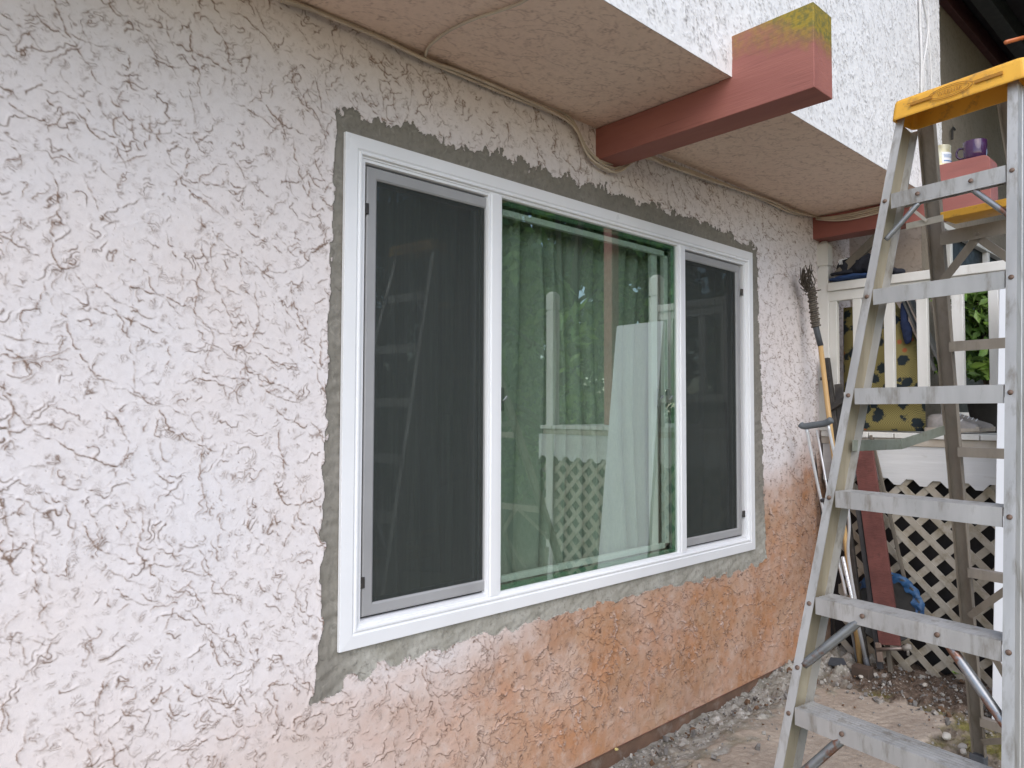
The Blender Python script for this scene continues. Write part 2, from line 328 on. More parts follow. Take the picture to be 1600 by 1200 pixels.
def strokes(rng, H, Wd, px, n, L, ang, spread, fall, wd, wig=.55):
    h = np.zeros(H*Wd, np.float32); c = np.zeros(H*Wd, np.float32)
    M = int(L*1.8/px/.8); t = np.arange(M); ln = L*(.35+rng.random(n)**2*1.4)/px/.8
    th = ang+rng.standard_normal(n)*spread
    k = rng.standard_normal((n, M)).astype(np.float32)
    for _ in range(2):
        w = max(3, int(.012/px)); cs = np.cumsum(np.pad(k, ((0, 0), (w, 0))), 1); k = (cs[:, w:]-cs[:, :-w])/w
    k /= k.std(); th = th[:, None]+rng.standard_normal(n)[:, None]*(t/M-.3)*1.6+k*wig
    x = rng.random(n)[:, None]*Wd+np.cumsum(np.cos(th), 1)*.8; y = rng.random(n)[:, None]*H+np.cumsum(np.sin(th), 1)*.8
    u = t[None]/ln[:, None]; a = np.clip(np.minimum(u*5, (1-u)*4), 0, 1)*(.45+.6*rng.random(n))[:, None]
    a = a*np.clip(.75+.5*np.roll(k, 7, 1), .15, 1.1)
    ok = u < 1; x, y, a, th = x[ok], y[ok], a[ok], th[ok]
    for d in np.arange(-fall*2.2/px, wd*2.5/px, .7):
        dm = d*px; hv = (np.exp(dm/fall) if dm < 0 else np.exp(-(dm/wd)**2))*a; cv = np.exp(-((dm-wd*.7)/(wd*.8))**2)*a
        ix = ((y+np.cos(th)*d).astype(int) % H)*Wd+(x-np.sin(th)*d).astype(int) % Wd
        np.maximum.at(h, ix, hv.astype(np.float32)); np.maximum.at(c, ix, cv.astype(np.float32))
    return h.reshape(H, Wd), c.reshape(H, Wd)
def stucco(seed, W_m, H_m, px, dens=1., ang=.9, small=1., relief=1., sc=1., spread=.6):
    rng = np.random.default_rng(seed); Wd = int(W_m/px); H = int(H_m/px)
    yy, xx = np.mgrid[0:H, 0:Wd].astype(np.float32)
    N = lambda lam, **k: fnoise(rng, H, Wd, px, lam*sc, **k)
    w1 = N(.05), N(.05); w2 = N(.014), N(.014)
    wx = xx+(w1[0]*.006+w2[0]*.0014)/px*sc; wy = yy+(w1[1]*.006+w2[1]*.0014)/px*sc
    a1 = sst(.0, 1.3, samp(N(.09), wy, wx)); A = dict(ani=(1, 2.2), ang=ang)
    h1, c1 = ledge(samp(N(.16, **A), wy, wx)*1.2, a1, px, .0013*sc, .009*sc)
    h2, c2 = ledge(samp(N(.055, **A), wy, wx)+.37, sst(.6, 1.6, N(.06)), px, .0014*sc, .006*sc)
    h3, c3 = ledge(samp(N(.024), wy, wx)*.9+.1, sst(.8, 1.8, N(.05))*small, px, .0012*sc, .004*sc)
    ar = W_m*H_m/sc**2
    h4, c4 = strokes(rng, H, Wd, px, int(150*ar*dens), .19*sc, ang, spread, .007*sc, .0015*sc, .42)
    h5, c5 = strokes(rng, H, Wd, px, int(1100*ar*dens), .020*sc, ang, 1.4, .0035*sc, .0011*sc)
    h = .0013*h1+.0008*h2+.0004*h3+.0020*h4+.0005*h5+.0005*N(.35)
    c = np.clip(c1*1.1+c2*.7+c3*.3+c4*1.35+c5*.5, 0, 1)
    global HALO; hk = int(.004/px)*2+1; HALO = np.clip(h4*1.3+h1*.8-.5, 0, 1)*np.clip(1.4*fnoise(rng, H, Wd, px, .05)*.3+.7, 0, 1)
    lip = np.clip(h4*1.2+h1+.6*h5-.75, 0, 1)*1.6
    pit = sst(2.4, 3., N(.010)); h -= .0015*pit; c = np.maximum(c, pit*.6)
    return (h*sc*relief).astype(np.float32), c.astype(np.float32), np.clip(lip, 0, .8).astype(np.float32)
def rs(a, U, V, px):      # sample raster at metres (U right, V down)
    return samp(a, V/px, U/px)
def grid_mesh(name, P, mats, attrs=None, faces=None, parent=None, smooth=True):
    """P: (ny,nx,3) array of points; faces: bool (ny-1,nx-1) keep mask"""
    ny, nx, _ = P.shape; off = np.array(chain_loc(parent)) if parent else np.zeros(3)
    idx = np.arange(ny*nx).reshape(ny, nx)
    q = np.stack([idx[:-1, :-1], idx[:-1, 1:], idx[1:, 1:], idx[1:, :-1]], -1).reshape(-1, 4)
    if faces is not None: q = q[faces.reshape(-1)]
    used, inv = np.unique(q, return_inverse=True); q = inv.reshape(-1, 4)
    co = P.reshape(-1, 3)[used]-off
    me = bpy.data.meshes.new(name); me.vertices.add(len(co)); me.vertices.foreach_set('co', co.astype(np.float32).ravel())
    me.loops.add(q.size); me.loops.foreach_set('vertex_index', q.astype(np.int32).ravel())
    me.polygons.add(len(q)); me.polygons.foreach_set('loop_start', np.arange(0, q.size, 4, dtype=np.int32))
    me.polygons.foreach_set('use_smooth', np.full(len(q), smooth))
    for k, a in (attrs or {}).items():
        at = me.attributes.new(k, 'FLOAT', 'POINT'); at.data.foreach_set('value', np.ascontiguousarray(a.reshape(-1)[used], dtype=np.float32))
    for mm in (mats if isinstance(mats, (list, tuple)) else [mats]): me.materials.append(mm)
    me.update(calc_edges=True); me.validate()
    o = bpy.data.objects.new(name, me); COL.objects.link(o); o.parent = parent; return o

# ================================================================== THE HOUSE
house = empty('house', (2.4, 0, 0), 'pinkish white stucco house wall with overhanging upper storey around a new white window', 'house')
WX0, WX1, WZ0, WZ1 = 1.129, 3.663, .7055, 2.340
ZS, YF = 2.69, -.657
PX = .002
Hs, Cs, Ls = stucco(11, 5.8, 2.9, PX); Ha = HALO
def xcols(x0, x1, lo, hi):
    out = [x0]
    while out[-1] < x1:
        x = max(out[-1], .1); d = x*.677+1.494; out.append(out[-1]+min(hi, max(lo, d*d/(768*2.03)*.8)))
    return np.array(out[:-1]+[x1])
XC = xcols(-.75, 5.0, .0022, .012); ZR = np.linspace(ZS+.02, 0.0, 1250)
X, Z = np.meshgrid(XC, ZR)
U, V = X+.78, 2.75-Z
# the wall's far part is seen at a slant, so the same plaster is sampled as it lies
h, c, lp = rs(Hs, U, V, PX), rs(Cs, U, V, PX), rs(Ls, U, V, PX)
rng = np.random.default_rng(5)
e1 = fnoise(rng, 700, 1450, .004, .11); e2 = fnoise(rng, 700, 1450, .004, .020, ani=(1, 2.6)); e3 = fnoise(rng, 700, 1450, .004, .5)
E1, E2, E3 = rs(e1, U, V, .004), rs(e2, U, V, .004), rs(e3, U, V, .004)
topz = np.interp(X, [1.05, 1.10, 1.16, 1.25, 1.35, 1.45, 1.6, 1.8, 2.0, 2.3, 2.6, 2.9, 3.2, 3.5, 3.75], [2.41, 2.43, 2.425, 2.41, 2.43, 2.425, 2.425, 2.445, 2.44, 2.445, 2.435, 2.44, 2.435, 2.42, 2.385])
saw = (E1*.012+E2*.009)
top_d = topz-.010+saw*.85-Z
bot_d = Z-(np.interp(X, [1.0, 1.10, 1.17, 1.4, 1.94, 2.66, 3.2, 3.76], [.575, .585, .612, .628, .635, .630, .615, .605])+E1*.009+E2*.0025)
lef_d = X-(np.interp(Z, [.55, .75, 1.2, 1.8, 2.4], [1.045, 1.075, 1.078, 1.088, 1.105])+E1*.0035+E2*.0025)
rig_d = np.interp(Z, [.6, 1.6, 2.4], [3.80, 3.765, 3.738])-X+E1*.006+E2*.004
pd = np.minimum(np.minimum(top_d, bot_d), np.minimum(lef_d, rig_d))
patch = pd > 0
stain = sst(0, 1, ((.62+.07*np.clip(X-1, 0, 9)**1.75)-Z)/.42+.42+E3*.06+E1*.03)*(.15+.85*sst(.3, 2.3, X))*np.clip(.93+.03*E1+.05*E3, .4, 1)
low = sst(.16, .05, Z+E3*.01)           # the trowelled smooth band at the wall's foot
c = c*(1-.6*low); h = h*(1-.55*low)*(1+1.3*stain)
tro = rs(fnoise(rng, 1450, 2900, PX, .05, ani=(1, 3), ang=1.2), U, V, PX)
crk = rs(strokes(rng, 1450, 2900, PX, 1700, .035, 0.2, .9, .004, .0014)[1], U, V, PX)
edge = sst(.012, .0, pd)
hp = .0008+tro*.0009+.0004*E2+.0008*sst(0, .02, pd)-.0018*crk
hh = np.where(patch, hp, h+.0022+.0012*sst(-.02, -.0, pd))
dirt = np.where(patch, crk*.9+.45*edge*(E2 > 0), np.clip(c+.35*sst(-.006, 0, pd), 0, 1))
dry = sst(1.0, .72, Z+.02*E1)*sst(1.08, 1.25, X)
P = np.stack([X, -hh, Z], -1)
xm = .25*(X[1:, 1:]+X[:-1, 1:]+X[1:, :-1]+X[:-1, :-1]); zm = .25*(Z[1:, 1:]+Z[:-1, 1:]+Z[1:, :-1]+Z[:-1, :-1])
solid = ~((xm > 1.165) & (xm < 3.627) & (zm > .741) & (zm < 2.305))
pm = (patch[1:, 1:]*1+patch[:-1, 1:]+patch[1:, :-1]+patch[:-1, :-1]) >= 2
grid_mesh('ground_floor_wall', P, STUC, dict(dirt=dirt, stain=stain, lip=lp*(1-low), halo=np.where(patch, 0, rs(Ha, U, V, PX))*(1-stain)), solid & ~pm, house)
o = grid_mesh('cement_patch', P, CEM, dict(dirt=dirt, dry=dry), solid & pm, house)
o['label'] = 'rough band of grey cement trowelled round the window'
# lower edge, footing
FOOT = mat('brown_footing', (.20, .115, .075), (.13, .08, .055), rough=.9, sc=7, dirt=(.30, .26, .22), dsc=12, damt=.6, bump=.8, bsc=30, bdist=.006)
MB().box((-.75, .0, -.004), (4.6, .03, .0035)).build('plaster_stop', MAROON, house)
MB().box((-.75, .014, -.3), (4.6, .2, -.0045)).build('footing', FOOT, house)

# soffit
Hf, Cf, Lf = stucco(23, 5.8, .8, .002, dens=1.0, ang=.25, small=1, relief=.45, spread=.35)
XS = np.arange(-.75, 4.80, .006); YS = np.linspace(.004, YF, 190); X2, Y2 = np.meshgrid(XS, YS)
hS = rs(Hf, X2+.8, -Y2+.05, .002); cS = rs(Cf, X2+.8, -Y2+.05, .002)
grid_mesh('soffit', np.stack([X2, Y2, ZS-hS*.8], -1), STUCS, dict(dirt=cS), None, house)
# upper wall (front of the overhang)
Hu, Cu, Lu = stucco(31, 5.8, 1.5, .002, dens=1.3, ang=1.05, small=.4, relief=2.4, spread=.2, sc=.75)
XU = np.concatenate([np.arange(-.75, 1.6, .012), np.arange(1.6, 4.792, .005)]); ZU = np.linspace(4.15, ZS-.002, 330); X3, Z3 = np.meshgrid(XU, ZU)
hU = rs(Hu, X3+.85, 4.2-Z3, .002); cU = rs(Cu, X3+.85, 4.2-Z3, .002)
eb = sst(ZS+.05, ZS+.0, Z3)
grid_mesh('upper_wall', np.stack([X3, YF-hU*(1-.7*eb)-.004+.022*sst(4.383, 4.389, X3), Z3], -1), STUCU, dict(dirt=cU*(1-.6*eb)), None, house)
MB().box((4.76, YF+.024, ZS+.004), (4.788, -.3, 4.6)).box((-.75, YF+.026, ZS+.01), (4.76, -.3, 5.2)).box((-.75, -.3, 2.75), (4.76, .3, 5.2)).build('upper_storey', STUCU, house)
# return and porch walls behind the deck
Hq, Cq, Lq = stucco(41, 3.2, 2.0, .004, dens=1.0, relief=.8)
YR = np.linspace(0, -.45, 80); ZQ = np.linspace(4.6, 1.2, 500)
YY, ZZ = np.meshgrid(YR, ZQ)
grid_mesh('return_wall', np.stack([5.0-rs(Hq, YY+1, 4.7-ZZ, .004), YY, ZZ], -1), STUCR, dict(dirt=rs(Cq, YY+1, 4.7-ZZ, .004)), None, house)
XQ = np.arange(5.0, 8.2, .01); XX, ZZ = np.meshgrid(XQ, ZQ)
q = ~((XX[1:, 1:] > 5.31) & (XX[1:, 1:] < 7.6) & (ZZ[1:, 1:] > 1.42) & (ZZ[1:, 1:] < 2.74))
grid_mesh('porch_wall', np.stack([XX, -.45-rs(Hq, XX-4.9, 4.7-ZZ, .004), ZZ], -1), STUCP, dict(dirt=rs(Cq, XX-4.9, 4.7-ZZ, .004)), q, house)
# room behind the window
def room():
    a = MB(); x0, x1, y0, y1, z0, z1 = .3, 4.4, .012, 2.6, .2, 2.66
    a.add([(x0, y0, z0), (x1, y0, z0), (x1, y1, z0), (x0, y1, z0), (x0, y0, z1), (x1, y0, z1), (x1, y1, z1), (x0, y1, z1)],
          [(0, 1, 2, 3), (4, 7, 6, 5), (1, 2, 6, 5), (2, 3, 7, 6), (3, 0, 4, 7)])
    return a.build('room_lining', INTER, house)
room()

# window
def window():
    w = bpy.data.objects.new('window', None); COL.objects.link(w); w.parent = house; w.location = (0, 0, .7)
    w['label'] = 'white vinyl three panel window with screened side panels'
    # flange frame with mitred profile, swept round the rectangle
    def ring(name, x0, x1, z0, z1, prof, m, bev=.0015):
        # prof: list of (inset, y)
        a = MB(); n = len(prof)
        for (cx, cz, sx, sz) in ((x0, z0, 1, 1), (x1, z0, -1, 1), (x1, z1, -1, -1), (x0, z1, 1, -1)):
            for (i, y) in prof: a.v.append((cx+sx*i, y, cz+sz*i))
        for k in range(4):
            for j in range(n):
                a.f.append((k*n+j, k*n+(j+1) % n, ((k+1) % 4)*n+(j+1) % n, ((k+1) % 4)*n+j)); a.mi.append(0)
        return a.build(name, m, w, bevel=bev)
    ring('outer_frame', WX0, WX1, WZ0, WZ1, [(0, -.005), (.001, -.019), (.043, -.021), (.047, -.017), (.051, -.017), (.054, -.021), (.060, -.021), (.063, -.012), (.068, -.012), (.0685, .06), (.04, .06), (.04, -.003)], WHITE, .001)
    for x0, x1 in ((1.7375, 1.7975), (2.961, 3.0185)):
        a = MB(); a.bar((((x0+x1)/2), .012, .775), ((x0+x1)/2, .012, 2.271), 1, 1, prof=None, ref=(0, 1, 0)) if False else None
        hw = (x1-x0)/2; xm_ = (x0+x1)/2
        pr = [(-hw, .05), (-hw, -.011), (-hw+.009, -.011), (-hw+.012, -.0155), (hw-.012, -.0155), (hw-.009, -.011), (hw, -.011), (hw, .05)]
        v = [(xm_+px_, y, z) for z in (.7735, 2.2725) for px_, y in pr]; n = len(pr)
        a.add(v, [(i, (i+1) % n, (i+1) % n+n, i+n) for i in range(n)]+[tuple(range(n-1, -1, -1)), tuple(range(n, 2*n))])
        a.build('mullion', WHITE, w, bevel=.001)
    # centre pane: almost flush, green glass with a glazing bead
    ring('glazing_bead', 1.7975, 2.961, .7735, 2.2725, [(0, -.010), (.004, -.010), (.006, -.004), (.006, .004), (0, .004)], WHITE, 0)
    MB().box((1.7985, .002, .775), (2.960, .006, 2.271)).build('glass_pane', GLASS, w)
    ring('glass_edge', 1.8045, 2.954, .780, 2.266, [(0, .008), (.010, .010), (.016, .020), (.0, .020)], GEDGE, 0)
    # inner sash stiles seen through the green glass
    for x0, x1, y in ((2.815, 2.862, .045), (2.895, 2.93, .030)):
        MB().box((x0, y, .80), (x1, y+.02, 2.24)).build('inner_stile', WHITE, w, bevel=.002)
    MB().box((1.822, .03, .80), (1.842, .05, 2.24)).build('inner_stile', WHITE, w, bevel=.002)
    MB().box((1.82, .03, .80), (2.93, .05, .825)).build('inner_rail', WHITE, w, bevel=.002)
    MB().box((1.82, .03, 2.215), (2.93, .05, 2.24)).build('inner_rail', WHITE, w, bevel=.002)
    for x, z in ((1.832, 1.50), (2.835, 1.52), (2.91, 1.52)):
        a = MB(); a.bar((x, .018, z-.045), (x, .018, z+.045), .014, .012, ref=(0, 1, 0)); a.bar((x-.008, .008, z-.01), (x+.012, .004, z+.012), .01, .01)
        a.build('latch', LATCH, w, bevel=.003)
    for x0, x1, gx0, gx1 in ((1.1975, 1.7375, 1.211, 1.7295), (3.0185, 3.5945, 3.0265, 3.581)):
        z0, z1 = .7735, 2.2725; left = x0 < 2
        ring('screen_track', x0-(0 if left else .008), x1+(.008 if left else 0), z0, z1, [(0, -.008), (.010, -.008), (.012, .001), (.012, .028), (0, .028)], WHITE, 0)
        # dark channel behind
        ring('screen_channel', x0+(.0122 if left else -.02), x1-(.0122 if left is False else -.02), z0+.0122, z1-.0122, [(0, .018), (.03, .018), (.03, .027), (0, .027)], BLACK, 0)
        sx0, sx1 = (x0+.022, x1+.032) if left else (x0-.032, x1-.036)
        ring('screen_frame', sx0, sx1, z0+.020, z1-.018, [(0, .004), (.004, .001), (.034, .001), (.040, .005), (.040, .014), (0, .014)], SCRF, .001)
        a = MB(); a.add([(sx0+.038, .009, z0+.055), (sx1-.038, .009, z0+.055), (sx1-.038, .009, z1-.053), (sx0+.038, .009, z1-.053)], [(0, 1, 2, 3)])
        a.build('screen_mesh', SCREEN, w)
        cx = x0+.017 if left else x1-.018
        for z in ((z0+.13), (z1-.16)):
            MB().box((cx-.012, -.004, z-.018), (cx+.012, .003, z+.018)).build('clip', BLACK, w, bevel=.002)
        MB().box((x0+.001, .034, z0+.013), (x1-.001, .038, z1-.013)).build('glass_pane', GLASS2, w)
        ring('inner_sash', x0+.013, x1-.013, z0+.013, z1-.013, [(0, .0395), (.035, .0395), (.035, .055), (0, .055)], SCRF, .001)
window()

# curtain
def curtain():
    xs = np.arange(1.18, 3.62, .006); zs = np.linspace(.74, 2.30, 60)
    Xg, Zg = np.meshgrid(xs, zs); rg = np.random.default_rng(3)
    ph = np.cumsum(.165*(1+.45*np.sin(xs*9.1)+.35*np.sin(xs*23+1)))
    base = np.abs(np.sin(ph))**.5
    y = .21+(-.10*base)[None, :]*(1+.12*np.sin(Zg*3+Xg*7))+.006*np.sin(Xg*60+Zg*2)
    return grid_mesh('curtain', np.stack([Xg+.012*np.sin(Zg*2.1+Xg*5), y, Zg], -1), CURT)
tag(curtain(), 'pale pleated curtain hanging behind the window glass', 'curtain')

# beams of the overhang
def beam(x0, label, m, y1=-.9675, z1=2.8425, w=.142, rnd=0):
    zb = 2.5477; a = MB(); x1 = x0+w
    if rnd:
        pr = [(0.02, zb), (0.02, ZS-.003), (YF+.05, ZS-.003), (YF+.05, z1), (y1+rnd, z1)]+[(y1+rnd-rnd*math.sin(t), z1-rnd+rnd*math.cos(t)) for t in (.4, .8, 1.2)]+[(y1, z1-rnd), (y1, zb)]
    else: pr = [(0.02, zb), (0.02, ZS-.003), (YF+.05, ZS-.003), (YF+.05, z1), (y1, z1), (y1, zb)]
    a.sheet([(x0, y, z) for y, z in pr], (w, 0, 0)); o = a.build('beam', m, house, bevel=.003); o['label'] = label; return o
beam(2.355, 'maroon beam end with yellow moss on top, above the window', MOSSB)
beam(4.444, 'maroon beam with rounded end carrying a can and a mug', MAROON, rnd=.035)
a = MB(); a.bar((4.50, -.12, 2.30), (4.50, -.42, 2.549), .03, .05); a.build('beam_brace', GWOOD, house)

# second window in the porch wall, porch roof
w2 = bpy.data.objects.new('window', None); COL.objects.link(w2); w2.parent = house; w2['label'] = 'dark porch window behind the railing'
a = MB(); a.box((5.31, -.47, 2.70), (7.6, -.40, 2.74)).box((5.31, -.47, 1.42), (7.6, -.40, 1.46)).box((5.31, -.47, 1.46), (5.36, -.40, 2.70)).box((7.55, -.47, 1.46), (7.6, -.40, 2.70))
a.build('window_frame', WPAINT, w2, bevel=.003)
for x in (5.52, 6.42, 6.85): MB().box((x, -.465, 1.462), (x+.055, -.42, 2.698)).build('window_bar', WPAINT, w2, bevel=.003)
MB().box((5.36, -.43, 1.461), (7.55, -.426, 2.699)).build('glass_pane', mat('dark_window_glass', (.012, .014, .014), rough=.5, bump=.02, spec=.08), w2)
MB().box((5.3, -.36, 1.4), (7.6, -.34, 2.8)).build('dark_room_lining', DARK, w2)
lz = onY(-.45, 1472, 12).z
pr_ = bpy.data.objects.new('porch_roof', None); COL.objects.link(pr_); pr_.parent = house
MB().box((4.80, -.50, lz), (9.5, -.452, lz+.14)).build('ledger_board', mat('dark_red_ledger', (.10, .035, .035), rough=.6), pr_, bevel=.003)
gz = onY(-.62, 1490, 0).z
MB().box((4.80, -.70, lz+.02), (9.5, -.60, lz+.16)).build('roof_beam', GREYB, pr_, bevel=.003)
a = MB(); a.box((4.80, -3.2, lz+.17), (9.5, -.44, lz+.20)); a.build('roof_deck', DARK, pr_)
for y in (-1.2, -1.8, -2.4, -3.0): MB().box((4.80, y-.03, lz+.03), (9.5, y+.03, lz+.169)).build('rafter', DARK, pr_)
for y in (-1.88,): MB().box((4.70, y-.045, 1.345), (4.79, y+.045, lz+.16)).build('roof_post', MAROON, pr_, bevel=.004)
o1, o2 = onY(-1.0, 1572, 66), onY(-1.0, 1640, 48)
tag(MB().tube([o1, o2, o2+(o2-o1)*3], .012).build('orange_pole', ORNG, smooth=True), 'bright orange pole tucked up under the dark porch roof', 'pole')

# ================================================================== CABLES
def cable(path, r, name, m, label, cat='cable', group=None, parent=None):
    o = MB().tube(smooth_path(path, 7), r, 7).build(name, m, parent, smooth=True); return tag(o, label, cat, group) if parent is None else o
base = [(440, -4), (480, 10), (520, 26), (590, 55), (660, 90), (720, 112), (790, 141), (860, 172), (890, 188), (903, 205), (915, 228), (932, 248), (955, 260), (972, 257)]
after = [(1005, 243), (1040, 256), (1100, 277), (1170, 302), (1210, 317), (1240, 330), (1275, 337)]
lab = ['cream cable tacked along the wall below the soffit, topmost strand', 'cream cable sagging lowest of the strands under the soffit', 'thin cream cable in the middle of the strands under the soffit', 'cream cable looping widest below the mossy beam']
rg = random.Random(4)
for k in range(4):
    dy = (-4, 5, 0, 2.5)[k]
    pts = []
    for i, (x, y) in enumerate(base):
        sag = dy*(.6+.7*math.sin(i*1.1+k*1.7)) if 0 < i else dy
        sag += (0, 3, 2, 7)[k]*(1 if i > 9 else 0)
        pts.append(onY(-.016-.006*k, x+rg.uniform(-1, 1), y+sag))
    for i, (x, y) in enumerate(after):
        yy = y+dy*.7*(.4+.8*math.sin(i*1.3+k*2))
        pts.append(onY(-.016-.005*k, x, yy))
    e = pts[-1]
    pts.append(Vector((4.437-.004*k, -.05, 2.675-.004*k))); pts.append(Vector((4.434-.003*k, -.25, 2.672-.012*k-.01))); pts.append(Vector((4.436, -.60, 2.682-.01*k)))
    cable(pts, .0056 if k != 2 else .0042, 'cable', CABLE, lab[k], group='cables under the soffit')
zz = ZS-.012
cable([onZ(zz, 664, 92), onZ(zz, 668, 76), onZ(zz, 682, 62), onZ(zz, 705, 46), onZ(zz, 740, 30), onZ(zz, 780, 17), onZ(zz, 812, 5), onZ(zz, 830, -6)], .0052, 'cable', CABLE, 'single cable branching off across the soffit', group='cables under the soffit')
wl = ['white wire running down the upper wall, nearest its corner line', 'white wire bowing outward on the upper wall beside the yellow ladder top', 'thin white wire right of the others on the upper wall']
for k, pp in enumerate([[(1437, -5), (1438, 40), (1440, 90), (1440, 150), (1443, 200)], [(1441, -5), (1446, 20), (1450, 45), (1447, 75), (1442, 110), (1444, 160), (1446, 205)], [(1449, -5), (1451, 30), (1453, 80), (1455, 120), (1456, 160)]]):
    cable([onY(YF-(.016, .018, .006)[k], x, y) for x, y in pp], (.007, .006, .004)[k], 'wire', CABLEW, wl[k], 'wire', 'wires on the upper wall')

# ================================================================== GROUND
def ground():
    nx = np.concatenate([-60*np.linspace(1, .05, 24)**2+0.0, np.arange(0.2, 2, .03), np.arange(2.0, 5.2, .008), np.arange(5.25, 7, .06), 7+60*np.linspace(.03, 1, 24)**2])
    ny = np.concatenate([np.linspace(2, .2, 8), np.arange(.15, -1.6, -.008), np.arange(-1.63, -3.2, -.05), -3.2-60*np.linspace(.03, 1, 24)**2])
    nx.sort(); Xg, Yg = np.meshgrid(nx, ny); rg = np.random.default_rng(9)
    n = [fnoise(rg, 512, 1024, .006, l) for l in (.6, .12, .04, .018)]
    s = lambda a: samp(a, -Yg/.006, Xg/.006)
    a, b, c_, d = [s(k) for k in n]
    slab = sst(.012, 0, Xg-3.93-.015*b-.008*c_)*sst(-.885-.012*b, -.870-.012*b, Yg+.006*c_)
    rub = sst(-.36, -.16, Yg+.05*b)*sst(1.8, 2.3, Xg)
    dirtz = sst(3.92, 4.1, Xg+.04*b)
    z = -.035+.004*a+.004*b*(1-slab)-.045*sst(-.30, -.04, Yg)*sst(4.0, 3.6, Xg)
    z = z+slab*.022*(1-rub)+rub*(.016+.008*b+.006*np.abs(c_)+.003*d)*sst(2.3, 3.6, Xg)
    z = z+dirtz*(1-.5*rub)*(.014+.006*np.clip(b, -1.5, 1.5)+.004*np.clip(np.abs(c_), 0, 1.5)+.003*d)+(1-slab)*(1-dirtz)*(.008*np.abs(c_)+.003*d)
    z = z+.0012*c_
    z = np.where(Yg > .05, -.12, z)
    z = np.where((Xg > 5.3), -.02, z)
    return grid_mesh('ground', np.stack([Xg, Yg, z], -1), GROUND, dict(slab=slab*(1-rub), rub=rub, dirtz=dirtz))
def ground_mat():
    m, t, n, l, p = newmat('yard_ground'); v = coords(n, l)
    def nn(s, a, b, lo=0, hi=1, d=6, r=.6): return mapr(n, l, noise(n, l, s, d, v, r), a, b, lo, hi)
    earth = mixc(n, l, nn(9, .35, .65), (.25, .205, .16), (.17, .14, .105))
    earth = mixc(n, l, nn(70, .55, .7, 0, .6), earth, (.30, .25, .2))
    moss = mixc(n, l, nn(60, .4, .6), (.12, .12, .025), (.20, .17, .05))
    earth = mixc(n, l, nn(5, .46, .60, 0, .9), earth, moss)
    slab = mixc(n, l, nn(6, .35, .65), (.44, .37, .30), (.35, .29, .235))
    slab = mixc(n, l, nn(38, .5, .7, 0, .5, 6, .75), slab, (.22, .17, .13))
    slab = mixc(n, l, nn(120, .62, .68, 0, .6), slab, (.60, .52, .45))
    rub = mixc(n, l, nn(14, .4, .6), (.36, .345, .31), (.22, .205, .17))
    rub = mixc(n, l, nn(45, .55, .65, 0, .8), rub, (.52, .50, .47))
    dk = mixc(n, l, nn(35, .4, .6), (.085, .062, .045), (.15, .11, .085))
    dk = mixc(n, l, nn(90, .58, .66, 0, .7), dk, (.33, .29, .25))
    c = mixc(n, l, attr(n, 'slab'), earth, slab)
    c = mixc(n, l, attr(n, 'dirtz'), c, dk); c = mixc(n, l, attr(n, 'rub'), c, rub)
    l.new(c, p.inputs['Base Color']); p.inputs['Roughness'].default_value = .92; p.inputs['Specular IOR Level'].default_value = .2
    b = n.new('ShaderNodeBump'); b.inputs['Strength'].default_value = .8; b.inputs['Distance'].default_value = .006
    l.new(noise(n, l, 110, 7, v, .7), b.inputs['Height']); l.new(b.outputs[0], p.inputs['Normal']); return m
GROUND = ground_mat()
g = ground(); tag(g, kind='structure')

# loose gravel, chips and leaf litter nobody would count
def gravel():
    a = MB(); rg = random.Random(12)
    for i in range(1400):
        k = rg.random()
        if k < .45: x, y = rg.uniform(3.85, 4.5), rg.uniform(-1.2, -.02)
        elif k < .8: x, y = rg.uniform(2.3, 4.3), -abs(rg.gauss(0, .16))-.01
        elif k < .9: x, y = rg.uniform(3.3, 4.4), rg.uniform(-1.5, -.8)
        else: x, y = rg.uniform(2.2, 4.2), rg.uniform(-1.3, -.1)
        r = rg.uniform(.002, .006) if rg.random() < .88 else rg.uniform(.006, .015)
        z = (-.055 if y > -.1 else -.03 if y > -.2 else -.008) if x < 3.9 else -.008
        q = Matrix.Rotation(rg.uniform(0, 6), 3, (rg.random(), rg.random(), rg.random()))
        v = [q @ Vector((sx*r*rg.uniform(.6, 1.2), sy*r*rg.uniform(.5, 1), sz*r*rg.uniform(.3, .8))) for sx in (-1, 1) for sy in (-1, 1) for sz in (-1, 1)]
        a.add([(p.x+x, p.y+y, p.z+z+r*.2) for p in v], [(0, 1, 3, 2), (4, 6, 7, 5), (0, 4, 5, 1), (2, 3, 7, 6), (0, 2, 6, 4), (1, 5, 7, 3)], rg.choice((0, 0, 1, 1, 1, 2, 3)))
    return a.build('gravel', [STONE, STONED, mat('mortar_crumb', (.40, .38, .34), rough=.9), mat('leaf_litter', (.10, .06, .035), (.16, .09, .05), rough=.9)])
tag(gravel(), 'loose gravel, mortar crumbs and leaf litter on the bare ground', 'gravel', kind='stuff')

